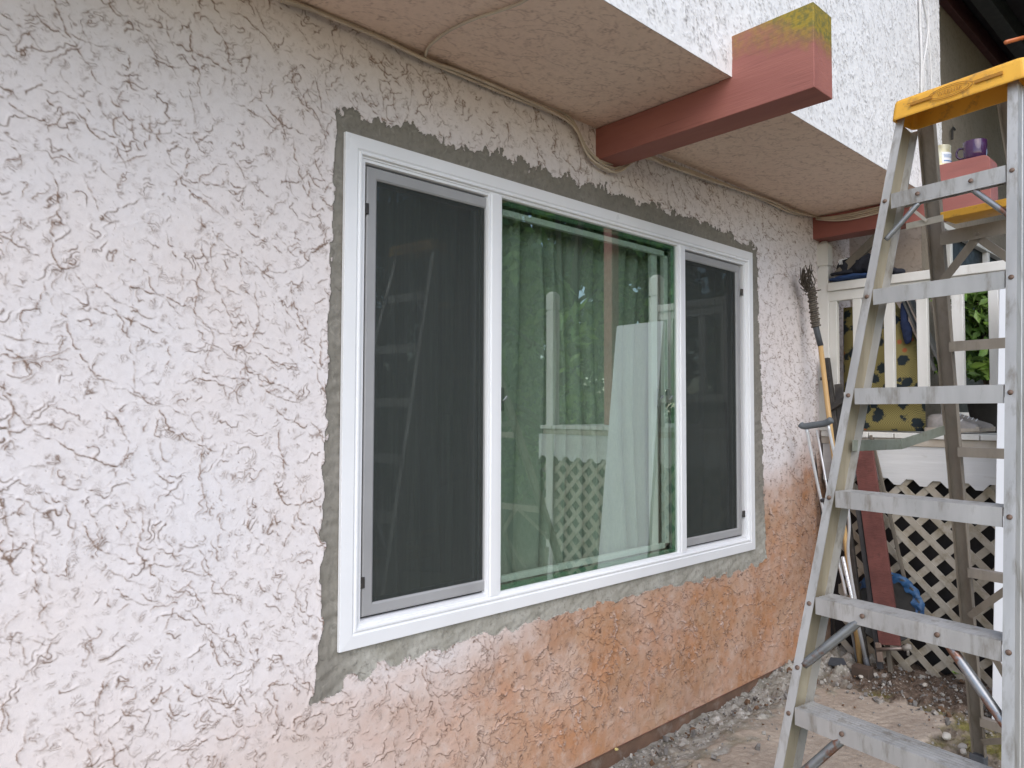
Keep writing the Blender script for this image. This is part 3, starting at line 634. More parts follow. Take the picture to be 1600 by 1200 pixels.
def rock(p, r, m, label, flat=.6, seed=0, col=None):
    rg = random.Random(seed); import bmesh
    b = bmesh.new(); bmesh.ops.create_icosphere(b, subdivisions=2, radius=1)
    ks = [(Vector((rg.gauss(0, 1), rg.gauss(0, 1), rg.gauss(0, 1))).normalized(), rg.uniform(.55, .95)) for _ in range(9)]
    for v in b.verts:
        for dv, t in ks:
            e = v.co.dot(dv)
            if e > t: v.co -= dv*(e-t)
        v.co = Vector((v.co.x*r, v.co.y*r*rg.uniform(.93, 1)*.8, v.co.z*r*flat))
    a = MB(); a.add([v.co+Vector(p) for v in b.verts], [[v.index for v in f.verts] for f in b.faces]); b.free()
    return tag(a.build('stone', m), label, 'stone', 'larger stones on the ground')
WST = mat('white_stone', (.52, .49, .43), (.38, .35, .31), rough=.8, sc=20)
for i, (x, y, r, m, lb) in enumerate([
    (1445, 1070, .018, WST, 'small white stone on the mossy dirt left of the rear ladder leg'), (1462, 1077, .017, STONED, 'grey stone just right of the small white stone on the mossy dirt'),
    (1345, 1057, .017, WST, 'pale pebble in front of the dark wood block'), (1382, 1056, .022, STONE, 'grey pebble right of the dark wood block'), (1478, 1150, .028, WST, 'jagged white stone at the edge of the concrete slab'),
    (1503, 1166, .026, STONE, 'flat tan stone in front of the rear ladder foot'), (1506, 1174, .020, WST, 'flat white chip below the flat tan stone'), (1494, 1078, .012, WST, 'tiny white pebble near the dark soil'),
    (1283, 1066, .020, STONE, 'pale rubble piece beside the front ladder rail'), (963, 1171, .012, mat('yellow_chip', (.6, .5, .2), rough=.8), 'small yellow chip at the foot of the orange wall'), (1168, 1052, .020, STONE, 'pale mortar lump at the foot of the wall'), (1298, 1040, .02, STONED, 'dark stone beside the slate fragment')]):
    p = onZ(0.004, x, y); rock(p, r, m, lb, seed=i+3)

# ================================================================== DECK
XD = 4.50
deck = empty('deck', (XD, -1.2, 0), 'raised white wooden deck with railing and dirty lattice skirt at the wall end', 'deck')
def lattice(x, y0, y1, z0, z1, parent):
    """two layers of diagonal slats clipped to the panel"""
    a = MB(); s = .038; pitch = .104*math.sqrt(2)
    for layer, sg in ((0, 1), (1, -1)):
        xo = x+layer*.006
        c0 = -4.0
        while c0 < 4:
            # line z = sg*(y-c0)
            pts = []
            hw = s/2*math.sqrt(2)
            poly = []
            # clip a diagonal strip |z - sg*(y-c0)| < hw to the rectangle
            rect = [(y0, z0), (y1, z0), (y1, z1), (y0, z1)]
            def clip(pl, fn):
                out = []
                for i in range(len(pl)):
                    A, B = pl[i], pl[(i+1) % len(pl)]; fa, fb = fn(A), fn(B)
                    if fa >= 0: out.append(A)
                    if (fa > 0 > fb) or (fa < 0 < fb):
                        t = fa/(fa-fb); out.append((A[0]+(B[0]-A[0])*t, A[1]+(B[1]-A[1])*t))
                return out
            f = lambda q: q[1]-sg*(q[0]-c0)
            pl = clip(rect, lambda q: hw-f(q)); pl = clip(pl, lambda q: f(q)+hw) if pl else pl
            if len(pl) >= 3: a.sheet([(xo, yy, z) for yy, z in pl], (.006, 0, 0))
            c0 += pitch
    return a.build('lattice_panel', LATT, parent)
lattice(XD+.018, -2.45, -.10, -.03, 1.15, deck)
# skirt board with scalloped lower edge
a = MB(); n = 40; pts = []
zz0, zz1 = 1.035, 1.262
per = .1385
y = -.02; prof = []
while y > -2.45:
    prof += [(y, zz0), (y-.035, zz0), (y-.065, zz0+.035), (y-.105, zz0+.035), (y-.1385, zz0)]
    y -= per
for i in range(len(prof)-1):
    (ya, za), (yb, zb) = prof[i], prof[i+1]
    if abs(ya-yb) < 1e-6: continue
    a.add([(XD+.0165, ya, za), (XD+.0165, yb, zb), (XD+.0165, yb, zz1), (XD+.0165, ya, zz1), (XD+.006, ya, za), (XD+.006, yb, zb), (XD+.006, yb, zz1), (XD+.006, ya, zz1)],
          [(0, 1, 2, 3), (4, 7, 6, 5), (0, 4, 5, 1), (3, 2, 6, 7)])
a.build('skirt_board', PLY, deck)
MB().box((XD-.004, -2.45, 1.262), (XD+.03, -.015, 1.305)).build('rim_board', mat('weathered_rim', (.40, .34, .27), (.5, .46, .4), rough=.8, sc=8, bump=.5), deck, bevel=.003)
y = -.02; rb = random.Random(3)
while y > -2.42:
    wy = .138+rb.uniform(-.002, .002); MB().box((XD-.018+rb.uniform(-.003, .003), y-wy, 1.305+rb.uniform(.0005, .002)), (6.4, y, 1.338+rb.uniform(-.001, .001))).build('deck_board', WPAINT, deck, bevel=.003); y -= wy+.006
MB().box((XD+.12, -2.45, -.2), (XD+.14, -.0, 1.30)).build('under_deck', DARK, deck)
def post(y, z0, zt, parent, w=.085):
    x0 = XD+.0; o = MB().box((x0, y-w/2, z0), (x0+w, y+w/2, zt-.175)).build('newel_post', WPAINT, parent, bevel=.005)
    a = MB(); a.box((x0+.008, y-w/2+.008, zt-.175), (x0+w-.008, y+w/2-.008, zt-.160)); a.box((x0, y-w/2, zt-.160), (x0+w, y+w/2, zt-.028))
    a.add([(x0, y-w/2, zt-.0275), (x0+w, y-w/2, zt-.0275), (x0+w, y+w/2, zt-.0275), (x0, y+w/2, zt-.0275), (x0+.022, y-w/2+.022, zt), (x0+w-.022, y-w/2+.022, zt), (x0+w-.022, y+w/2-.022, zt), (x0+.022, y+w/2-.022, zt)],
          [(0, 3, 2, 1), (4, 5, 6, 7), (0, 1, 5, 4), (1, 2, 6, 5), (2, 3, 7, 6), (3, 0, 4, 7)])
    a.build('post_cap', WPAINT, o, bevel=.003)
post(-.035, 1.34, 2.545, deck, .07); post(-1.262, -.03, 2.51, deck); post(-2.375, -.03, 2.515, deck)
MB().box((XD-.012, -1.22, 2.215), (XD+.085, -.07, 2.268)).build('top_rail', WPAINT, deck, bevel=.004)
MB().box((XD+.004, -1.22, 2.152), (XD+.045, -.07, 2.2145)).build('under_rail', WPAINT, deck, bevel=.003)
MB().box((XD+.004, -1.22, 1.525), (XD+.045, -.07, 1.58)).build('bottom_rail', WPAINT, deck, bevel=.003)
for y0, y1 in ((-.07, -.118), (-.214, -.266), (-.394, -.448), (-.572, -.628), (-.752, -.808), (-.928, -.975), (-1.09, -1.145)):
    MB().box((XD+.006, y1, 1.5805), (XD+.043, y0, 2.1515)).build('baluster', WPAINT, deck, bevel=.003)
# ================================================================== THINGS ON THE DECK
def cushion():
    m, t, n, l, p = newmat('floral_cushion'); v = coords(n, l)
    vo = n.new('ShaderNodeTexVoronoi'); vo.inputs['Scale'].default_value = 13; l.new(v, vo.inputs['Vector'])
    nz = noise(n, l, 45, 4, v, .7); s = n.new('ShaderNodeMath'); s.operation = 'MULTIPLY_ADD'; l.new(nz, s.inputs[0]); s.inputs[1].default_value = .75; l.new(vo.outputs[0], s.inputs[2])
    fl = mapr(n, l, s.outputs[0], .82, .74)
    wv = n.new('ShaderNodeTexChecker'); wv.inputs['Scale'].default_value = 150; l.new(v, wv.inputs['Vector'])
    c = mixc(n, l, wv.outputs[1], (.34, .28, .10), (.20, .165, .06))
    c = mixc(n, l, mapr(n, l, s.outputs[0], .66, .64, 0, .6), c, (.36, .10, .03)) if False else c
    vo2 = n.new('ShaderNodeTexVoronoi'); vo2.inputs['Scale'].default_value = 11; l.new(v, vo2.inputs['Vector'])
    c = mixc(n, l, mapr(n, l, vo2.outputs[0], .17, .13, 0, .8), c, (.45, .10, .04))
    c = mixc(n, l, fl, c, (.018, .028, .035))
    l.new(c, p.inputs['Base Color']); p.inputs['Roughness'].default_value = .9
    y0, y1, z0, z1 = -.085, -.56, 1.345, 2.13
    a = MB(); N = 16; M = 22
    for side in (1, -1):
        for j in range(M+1):
            for i in range(N+1):
                u, w = i/N, j/M; th = .055*(1-(2*u-1)**6)**.5*(1-(2*w-1)**6)**.5
                z = z0+(z1-z0)*w; shr = .0 if w < .5 else (w-.5)**1.4*.42
                y = y0+(y1+shr-y0)*u
                a.v.append((4.665-side*th+.02*w, y, z))
    K = (M+1)*(N+1)
    for sd in (0, 1):
        for j in range(M):
            for i in range(N):
                q = sd*K+j*(N+1)+i; a.f.append((q, q+1, q+N+2, q+N+1)); a.mi.append(0)
    return a.build('cushion', m, smooth=True)
tag(cushion(), 'yellow floral garden cushion standing behind the white railing', 'cushion')
def blob(name, pts, m, label, cat, seed=1, sub=1, parent=None):
    """draped cloth lump: list of ellipsoids (centre, radii) fused by a voxel remesh"""
    import bmesh
    b = bmesh.new()
    for (c, r) in pts:
        g_ = bmesh.ops.create_icosphere(b, subdivisions=3, radius=1)
        for v in g_['verts']: v.co = Vector((v.co.x*r[0]+c[0], v.co.y*r[1]+c[1], v.co.z*r[2]+c[2]))
    me = bpy.data.meshes.new(name); b.to_mesh(me); b.free(); me.materials.append(m)
    o = bpy.data.objects.new(name, me); COL.objects.link(o)
    md = o.modifiers.new('r', 'REMESH'); md.mode = 'VOXEL'; md.voxel_size = .006; md.use_smooth_shade = True
    tx = bpy.data.textures.new(name+'t', 'CLOUDS'); tx.noise_scale = .05
    dm = o.modifiers.new('d', 'DISPLACE'); dm.texture = tx; dm.strength = .016; dm.texture_coords = 'GLOBAL'
    o.parent = parent
    return tag(o, label, cat) if parent is None else o
p1, p2 = onX(4.53, 1290, 420), onX(4.53, 1352, 415)
blob('folded_cloth', [((4.53, -.17, 2.288), (.07, .10, .018)), ((4.53, -.25, 2.29), (.065, .08, .018)), ((4.54, -.32, 2.288), (.06, .06, .015))], BLUEC, 'folded blue cloth lying on the white rail beneath the black cap', 'cloth')
blob('cap', [((4.55, -.18, 2.355), (.07, .075, .065)), ((4.55, -.25, 2.37), (.07, .085, .075)), ((4.55, -.32, 2.35), (.07, .08, .06)), ((4.505, -.15, 2.318), (.05, .07, .013))], NAVY, 'dark navy cap with a pale badge on top of the blue cloth', 'cap')
a = MB(); q = onX(4.452, 1311, 408)
for k in range(3): a.bar(q+Vector((0, -.008*k, .002*k)), q+Vector((0, -.008*k-.002, -.022)), .003, .004, ref=(1, 0, 0))
a.bar(q+Vector((0, 0, .003)), q+Vector((0, -.05, .010)), .004, .004, ref=(1, 0, 0))
badge = a.build('cap_badge', PAPER); bcap = bpy.data.objects['cap']; badge.parent = bcap
blob('glove', [((4.54, -.47, 2.29), (.04, .035, .022)), ((4.54, -.445, 2.30), (.025, .02, .02))], NAVY, 'small black glove on the rail behind the ladder rail', 'glove')
blob('jeans', [((4.60, -.475, 2.02), (.02, .022, .12)), ((4.60, -.49, 1.93), (.022, .028, .07))], DENIM, 'dark blue jeans leg hanging behind the balusters', 'jeans')
a = MB(); a.bar((4.60, -.47, 2.14), (4.62, -.63, 1.70), .012, .05, ref=(1, 0, 0)); a.bar((4.63, -.50, 2.14), (4.66, -.68, 1.68), .012, .10, ref=(1, 0, 0))
tag(a.build('folding_table', mat('grey_table_top', (.13, .125, .12), rough=.6), bevel=.002), 'grey folded table leaning diagonally behind the railing', 'table')
# crate
a = MB(); cy0, cy1, cz = -.60, -.70, 1.345
for z in np.linspace(0, .075, 6): a.box((4.56, cy1, cz+z), (4.565, cy0, cz+z+.006)); a.box((4.56, cy0-.005, cz+z), (4.70, cy0, cz+z+.006))
for y in np.linspace(cy0, cy1+.006, 8): a.box((4.5595, y-.006, cz), (4.5655, y, cz+.08))
a.box((4.57, cy1, cz), (4.70, cy0-.01, cz+.06))
tag(a.build('crate', BLACK), 'small black plastic mesh crate beside the sneakers', 'crate')
# sneakers
def sneaker(cx, cy, cz, label):
    t = empty('sneaker', (cx, cy, cz), label, 'shoe', 'pair of sneakers on the deck')
    a = MB(); N = 14
    # runs along -Y : heel at +Y, toe at -Y
    prof = []
    for i in range(N+1):
        u = i/N; w = .036+.012*math.sin(math.pi*min(1, u*1.15))*(1 if u < .9 else .8); w *= (1-.55*max(0, u-.85)/.15) if u > .85 else (1-.25*max(0, .1-u)/.1)
        prof.append((u*.27, w))
    for lay, (z, k) in enumerate(((0, .96), (.012, 1.05), (.026, 1.02))):
        for s in (1, -1):
            for (d, w) in (prof if s == 1 else prof[::-1]): a.v.append((cx+s*w*k, cy+.13-d, cz+z+(.008 if d > .22 else 0)))
    n = 2*(N+1)
    for lay in range(2):
        for i in range(n): a.f.append((lay*n+i, lay*n+(i+1) % n, (lay+1)*n+(i+1) % n, (lay+1)*n+i)); a.mi.append(0)
    a.f.append(tuple(range(n-1, -1, -1))); a.f.append(tuple(range(2*n, 3*n))); a.mi += [0, 0]
    a.build('sole', SOLE, t, bevel=.002)
    a = MB(); rings = [(.005, .075, .032, .85), (.05, .082, .036, .9), (.09, .085, .038, .9), (.13, .075, .042, .85), (.17, .055, .045, .8), (.21, .040, .044, .75), (.245, .030, .036, .7), (.265, .018, .02, .6)]
    for (d, hh_, w, k) in rings:
        for j in range(9):
            th = math.pi*j/8; a.v.append((cx+math.cos(th)*w, cy+.13-d, cz+.024+math.sin(th)**.7*hh_))
    for i in range(len(rings)-1):
        for j in range(8): q_ = i*9+j; a.f.append((q_, q_+1, q_+10, q_+9)); a.mi.append(0)
    a.f.append(tuple(range(8, -1, -1))); a.f.append(tuple(range((len(rings)-1)*9, len(rings)*9))); a.mi += [0, 0]
    a.build('upper', SHOE, t, smooth=True, sub=1)
    a = MB()
    for i in range(5):
        y = cy+.13-.105-.02*i; z = cz+.024+(.086, .078, .070, .062, .055)[i]
        a.tube([(cx-.028, y, z-.016), (cx-.012, y-.004, z-.004), (cx+.012, y+.004, z-.004), (cx+.028, y, z-.016)], .0028, 6)
    a.build('lace', PAPER, t, smooth=True)
sneaker(4.575, -.72, 1.345, 'worn grey white sneaker at the deck edge behind the ladder')
sneaker(4.70, -.76, 1.345, 'second worn sneaker farther back on the deck')
# potted plant behind the railing, seen green between the balusters
def plant():
    t = empty('potted_plant', (5.02, -.80, 1.34), 'leafy green plant growing on the deck behind the railing', 'plant')
    a = MB().lathe((5.02, -.80, 1.34), [(.0, 0), (.09, 0), (.12, .2), (.125, .2), (.11, .19), (0, .18)], 20); a.build('pot', mat('dark_pot', (.05, .045, .04), rough=.8), t, smooth=True)
    rg = random.Random(5); a = MB()
    for i in range(900):
        c = Vector((5.02+rg.gauss(0, .08), -.77+rg.gauss(0, .10), rg.uniform(1.66, 2.25)))
        n = Vector((rg.gauss(-.4, .6), rg.gauss(-.3, .6), rg.gauss(.5, .5))).normalized(); u = n.orthogonal().normalized(); u = Matrix.Rotation(rg.uniform(0, 6.3), 3, n) @ u; w = n.cross(u)
        L = rg.uniform(.03, .065); a.add([c-u*L, c-w*L*.4+n*.004, c+u*L, c+w*L*.4+n*.004], [(0, 1, 2, 3)], rg.choice((0, 1, 1)))
    a.build('foliage', [LEAFB, LEAF], t)
    a = MB()
    for i in range(7):
        an = rg.uniform(0, 6.3); d = Vector((math.cos(an)*.5-.3, math.sin(an)*.6, 0))
        P_ = [Vector((5.02, -.80, 1.5))+d*s_*.28+Vector((0, 0, .36*s_-.30*s_*s_)) for s_ in (0, .2, .4, .6, .8, 1)]
        for k in range(5):
            w1 = .055*math.sin(math.pi*(.1+.88*k/5)); w2 = .055*math.sin(math.pi*(.1+.88*(k+1)/5)); sd = d.cross(Vector((0, 0, 1))).normalized()
            a.add([P_[k]-sd*w1, P_[k]+sd*w1, P_[k+1]+sd*w2, P_[k+1]-sd*w2], [(0, 1, 2, 3)])
    a.build('broad_leaves', LEAFD, t)
    a = MB()
    for i in range(6): a.tube([(5.02, -.80, 1.5), (5.02+rg.gauss(0, .03), -.80+rg.gauss(0, .03), 1.8), (5.02+rg.gauss(0, .08), -.78+rg.gauss(0, .1), 2.15)], .005, 5)
    a.build('stem', BARK, t)
plant()

# ================================================================== CAN AND MUG ON THE FAR BEAM
zt = 2.8425+.001
cc = onX(4.515, 1469, 245); cc = Vector((4.515, cc.y, zt))
can = empty('paint_can', cc, 'small cream paint can with a white label standing on the maroon beam', 'can')
hc = .118; rc = .053
MB().lathe(cc, [(0, .0), (rc, 0), (rc+.001, .003), (rc, .006), (rc, hc-.006), (rc+.0015, hc-.003), (rc+.0005, hc), (rc-.005, hc), (rc-.006, hc-.012), (0, hc-.012)], 36).build('tin', CANM, can, smooth=True)
a = MB(); k = 16
vs = []
for i in range(k+1):
    t = R(180+25)+i/k*R(125); vs += [(cc.x+math.cos(t)*(rc+.0015), cc.y+math.sin(t)*(rc+.0015), zt+.012), (cc.x+math.cos(t)*(rc+.0015), cc.y+math.sin(t)*(rc+.0015), zt+.075)]
a.add(vs, [(2*i, 2*i+2, 2*i+3, 2*i+1) for i in range(k)]); a.build('label', PAPER, can, smooth=True)
for j, (zq, fr) in enumerate(((.060, .7), (.052, .8), (.045, .6), (.022, .9))):
    a = MB(); vs = []
    for i in range(k+1):
        t = R(215)+i/k*R(95)*fr; vs += [(cc.x+math.cos(t)*(rc+.0028), cc.y+math.sin(t)*(rc+.0028), zt+zq), (cc.x+math.cos(t)*(rc+.0028), cc.y+math.sin(t)*(rc+.0028), zt+zq+(.006 if j == 3 else .0025))]
    a.add(vs, [(2*i, 2*i+2, 2*i+3, 2*i+1) for i in range(k)]); a.build('print_line', INK, can)
mc = onX(4.515, 1523, 225); mc = Vector((4.515, mc.y, zt))
mug = empty('mug', mc, 'dark purple mug with handle standing on the maroon beam', 'mug')
MB().lathe(mc, [(0, .0), (.046, 0), (.050, .004), (.056, .03), (.058, .102), (.0565, .104), (.054, .102), (.052, .03), (0, .01)], 36).build('cup', PURP, mug, smooth=True)
hp_ = [mc+Vector((-.005, .054, .078)), mc+Vector((-.01, .074, .080)), mc+Vector((-.012, .086, .060)), mc+Vector((-.012, .082, .036)), mc+Vector((-.008, .066, .022)), mc+Vector((-.005, .053, .024))]
MB().tube(smooth_path(hp_, 5), .006, 10).build('handle', PURP, mug, smooth=True)
a = MB(); b0 = onY(-.47, 1488, 218); a.tube([b0, b0+Vector((0, 0, .07)), b0+Vector((.02, -.0, .09)), b0+Vector((.06, -.0, .085))], .008, 6); tag(a.build('wall_hook', BLACK), 'small black hook on the dim porch wall behind the can and mug', 'hook')

# ================================================================== STEP LADDER
AX, AY, BX, BY, TH, W0, W1 = 1.8657, -.9668, .2350, -.1017, -.1479, .6341, -.1343
uu = Vector((math.sin(TH), -math.cos(TH), 0)); vv = Vector((math.cos(TH), math.sin(TH), 0))
GZ = -.012
lad = empty('stepladder', (2.5, -1.3, 0), 'tall weathered aluminium stepladder with yellow top standing open by the window', 'ladder')
def LF(z, w=0.): return Vector((AX+BX*z, AY+BY*z, z))+uu*w           # centre line of the left front flange
def RF(z): return LF(z)+uu*(W0+W1*z)
def channel(name, p0, p1, front, inward, fl, web, th, m, groove=False):
    """C channel rail opening inward. p0,p1: ends at centre of the front flange; front: unit vector away from rear; inward: unit vector towards the other rail"""
    p0, p1 = Vector(p0), Vector(p1); ax_ = (p1-p0).normalized()
    fr = (front-ax_*front.dot(ax_)).normalized(); iw = (inward-ax_*inward.dot(ax_)-fr*inward.dot(fr)).normalized()
    o_, i_ = -fl/2, fl/2
    pr = [(o_, 0), (i_, 0), (i_, -th), (o_+th, -th), (o_+th, -web+th), (i_, -web+th), (i_, -web), (o_, -web)]
    if groove: pr += [(o_, -web*.8), (o_+.0012, -web*.78), (o_+.0012, -web*.72), (o_, -web*.70), (o_, -web*.58), (o_+.0012, -web*.56), (o_+.0012, -web*.50), (o_, -web*.48), (o_, -web*.35), (o_+.0012, -web*.33), (o_+.0012, -web*.27), (o_, -web*.25)]
    n = len(pr); v = [c+iw*x+fr*y for c in (p0, p1) for x, y in pr]
    a = MB(); a.add(v, [(i, (i+1) % n, (i+1) % n+n, i+n) for i in range(n)]+[tuple(range(n-1, -1, -1)), tuple(range(n, 2*n))])
    if len(m) > 1: a.mi[3] = 1; a.mi[2] = 1
    return a.build(name, m, lad)
back = -vv
ZT = 2.385
OLIVE = mat('stained_rail_web', (.38, .345, .26), (.28, .245, .175), rough=.6, metal=.3, sc=14, vs=(1, 1, .1), dirt=(.20, .15, .09), dsc=24, dlo=.5, dhi=.72, damt=.6, bump=.2)
channel('front_rail', LF(GZ), LF(ZT), back, uu, .026, .092, .003, [ALU, OLIVE], True)
channel('front_rail', RF(GZ), RF(ZT), back, -uu, .026, .092, .003, [ALU, OLIVE], True)
# feet of the front rails
for p_ in (LF(GZ), RF(GZ)):
    MB().bar(p_+Vector((0, 0, .0))+vv*.036, p_+Vector((0, 0, .03))+vv*.036, .08, .034, ref=uu).build('rubber_foot', DARKR, lad, bevel=.004)
# treads
def bolt(p, d, r=.0065):
    p = Vector(p); MB().lathe(p, [(0, .004), (r*.6, .0038), (r, .002), (r*1.05, 0), (0, 0)], 12, axis=d).build('rivet', BOLT, lad, smooth=True)
steps_z = [2.134-.3048*i for i in range(7)]
axf = (LF(1)-LF(0)).normalized(); frn = (back-axf*back.dot(axf)).normalized()
for i, z in enumerate(steps_z):
    a0 = LF(z)+uu*.016; a1 = RF(z)-uu*.016
    # profile in (down, depth) : front lip, tread with ribs, rear lip
    n_r = 6; hl = .047; dp = .085
    prof = [(-hl, .001), (-hl, -.004), (-.004, -.004)]
    pr = [(.001, -hl), (.001, 0)]
    for k in range(n_r):
        d0 = dp*k/n_r; pr += [(-d0-.003, .0012), (-d0-.009, .0012), (-d0-.0105, -.0006), (-d0-dp/n_r+.0005, -.0006)]
    pr += [(-dp, 0), (-dp, -.03), (-dp+.003, -.03), (-dp+.003, -.0035), (-.003, -.0035), (-.003, -hl)]
    n = len(pr); fv = Vector((back.x, back.y, 0)); zv = Vector((0, 0, 1))
    v = [c+fv*x+zv*y for c in (a0, a1) for x, y in pr]
    a = MB(); a.add(v, [(q, (q+1) % n, (q+1) % n+n, q+n) for q in range(n)]+[tuple(range(n-1, -1, -1)), tuple(range(n, 2*n))]); a.build('tread', ALU, lad)
    bolt(LF(z-.02)+frn*.0005, frn); bolt(RF(z-.02)+frn*.0005, frn)
# knee braces under treads
def flat_or_tube(p, q, r, m, name='brace', flat=False, wd=.02):
    a = MB()
    if flat: a.bar(p, q, .003, wd, ref=uu)
    else:
        d = (Vector(q)-Vector(p)); pts = [Vector(p), Vector(p)+d*.06, Vector(p)+d*.14, Vector(p)+d*.86, Vector(p)+d*.94, Vector(q)]
        a.tube(pts, [r*.9, r*.95, r, r, r*.95, r*.9], 10)
    return a.build(name, m, lad, smooth=not flat)
for zi, dz, off, side, rr in ((0, .10, .10, 0, .008), (0, .10, .10, 1, .008), (4, .0, 0, 0, 0), (4, 0, 0, 1, 0), (5, 0, 0, 0, 0), (6, .20, .2, 0, .013), (6, .2, .2, 1, .013)):
    z = steps_z[zi]
    if rr:
        w = W0+W1*z
        s0 = LF(z-.045)+uu*(off if side == 0 else w-off)-back*.02; s1 = (LF(z-.045-dz) if side == 0 else RF(z-.045-dz))+(uu if side == 0 else -uu)*.014-back*.02
        flat_or_tube(s0, s1, rr, STEEL)
        bolt(LF(z-.022)+uu*(off if side == 0 else w-off)+frn*.0015, frn)
def fr_pt(x, y):            # photograph point on the ladder's front plane
    d = ray(x, y); n_ = frn; return CAM+d*((LF(1)-CAM).dot(n_)/d.dot(n_))
b1, b2 = fr_pt(1345, 965)-back*.02, fr_pt(1252, 1040)-back*.012
flat_or_tube(b1, b2, .0135, STEEL); bolt(fr_pt(1348, 963)+frn*.003, frn); bolt(fr_pt(1246, 1043)+frn*.0008, frn)
b1, b2 = fr_pt(1470, 1000)-back*.02, fr_pt(1578, 1150)-back*.012
flat_or_tube(b1, b2, .0125, STEEL); bolt(fr_pt(1465, 992)+frn*.003, frn); bolt(fr_pt(1576, 1153)+frn*.0008, frn)
b1, b2 = fr_pt(1318, 1150)-back*.02, fr_pt(1222, 1235)-back*.012
flat_or_tube(b1, b2, .0135, STEEL); bolt(fr_pt(1316, 1147)+frn*.003, frn)
# rear frame
RL0, RL1 = onZ(GZ, 1519, 1188), onX(2.545, 1431, 178)
RR0, RR1 = RL0+uu*.52, RL1+uu*.28
def RLz(z): t = (z-RL0.z)/(RL1.z-RL0.z); return RL0.lerp(RL1, t)
def RRz(z): t = (z-RL0.z)/(RL1.z-RL0.z); return RR0.lerp(RR1, t)
def rear(p0, p1, inw):
    # rear channels open toward the camera
    ax_ = (p1-p0).normalized(); iw = (inw-ax_*inw.dot(ax_)).normalized(); bk = iw.cross(ax_).normalized()
    if bk.dot(vv) < 0: bk = -bk
    w = .050; d = .022; t = .0025
    pr = [(0, 0), (t, 0), (t, d-t), (w-t, d-t), (w-t, 0), (w, 0), (w, d), (0, d)]
    n = len(pr); v = [c+iw*x+bk*y for c in (p0, p1) for x, y in pr]
    a = MB(); a.add(v, [(i, (i+1) % n, (i+1) % n+n, i+n) for i in range(n)]+[tuple(range(n-1, -1, -1)), tuple(range(n, 2*n))])
    a.build('rear_rail', ALUD, lad)
rear(RL0, RL1, uu); rear(RR0, RR1, -uu)
for p_ in (RL0, RR0-uu*.05): MB().bar(p_+uu*.025-Vector((0, 0, .004)), p_+uu*.025+Vector((0, 0, .035)), .06, .035, ref=vv).build('rubber_foot', DARKR, lad, bevel=.004)
for i, z in enumerate((2.04, 1.685, 1.31, .84, .19)):
    p_, q_ = RLz(z)+uu*.045-vv*.004, RRz(z)-uu*.045-vv*.004
    a = MB(); hgt = .045 if i == 0 else .034
    a.bar(p_, q_, .0025, hgt); a.bar(p_+vv*.014+Vector((0, 0, hgt/2)), q_+vv*.014+Vector((0, 0, hgt/2)), .03, .0025)
    a.build('rear_brace', ALUD, lad)
for (z0_, z1_, s, e) in ((2.03, 1.90, .12, .01), (.83, .66, .16, .01), (.18, .10, .16, .02), (.60, .33, .03, .17)):
    for sd in (0, 1):
        A_ = RLz(z0_)+uu*(.045+s) if sd == 0 else RRz(z0_)-uu*(.045+s); B_ = RLz(z1_)+uu*(.03+e) if sd == 0 else RRz(z1_)-uu*(.03+e)
        a = MB(); a.bar(A_-vv*.008, B_-vv*.008, .004, .026, ref=uu); a.build('rear_strut', ALUD, lad)
# spreaders
for sd in (0, 1):
    f0 = (LF(1.352)+uu*.008 if sd == 0 else RF(1.352)-uu*.008)-back*.06; f1 = (RLz(1.39)+uu*.004 if sd == 0 else RRz(1.39)-uu*.004)
    md = f0.lerp(f1, .47)+Vector((0, 0, -.022))
    for A_, B_ in ((f0, md+(md-f0)*.02), (md+uu*.003, f1)):
        a = MB(); a.bar(A_, B_, .003, .034); a.build('spreader', SPRD, lad, bevel=.001)
    for k in (-.015, .015): bolt(md+Vector((0, 0, 0))+vv*k-uu*.003, -uu, .004)
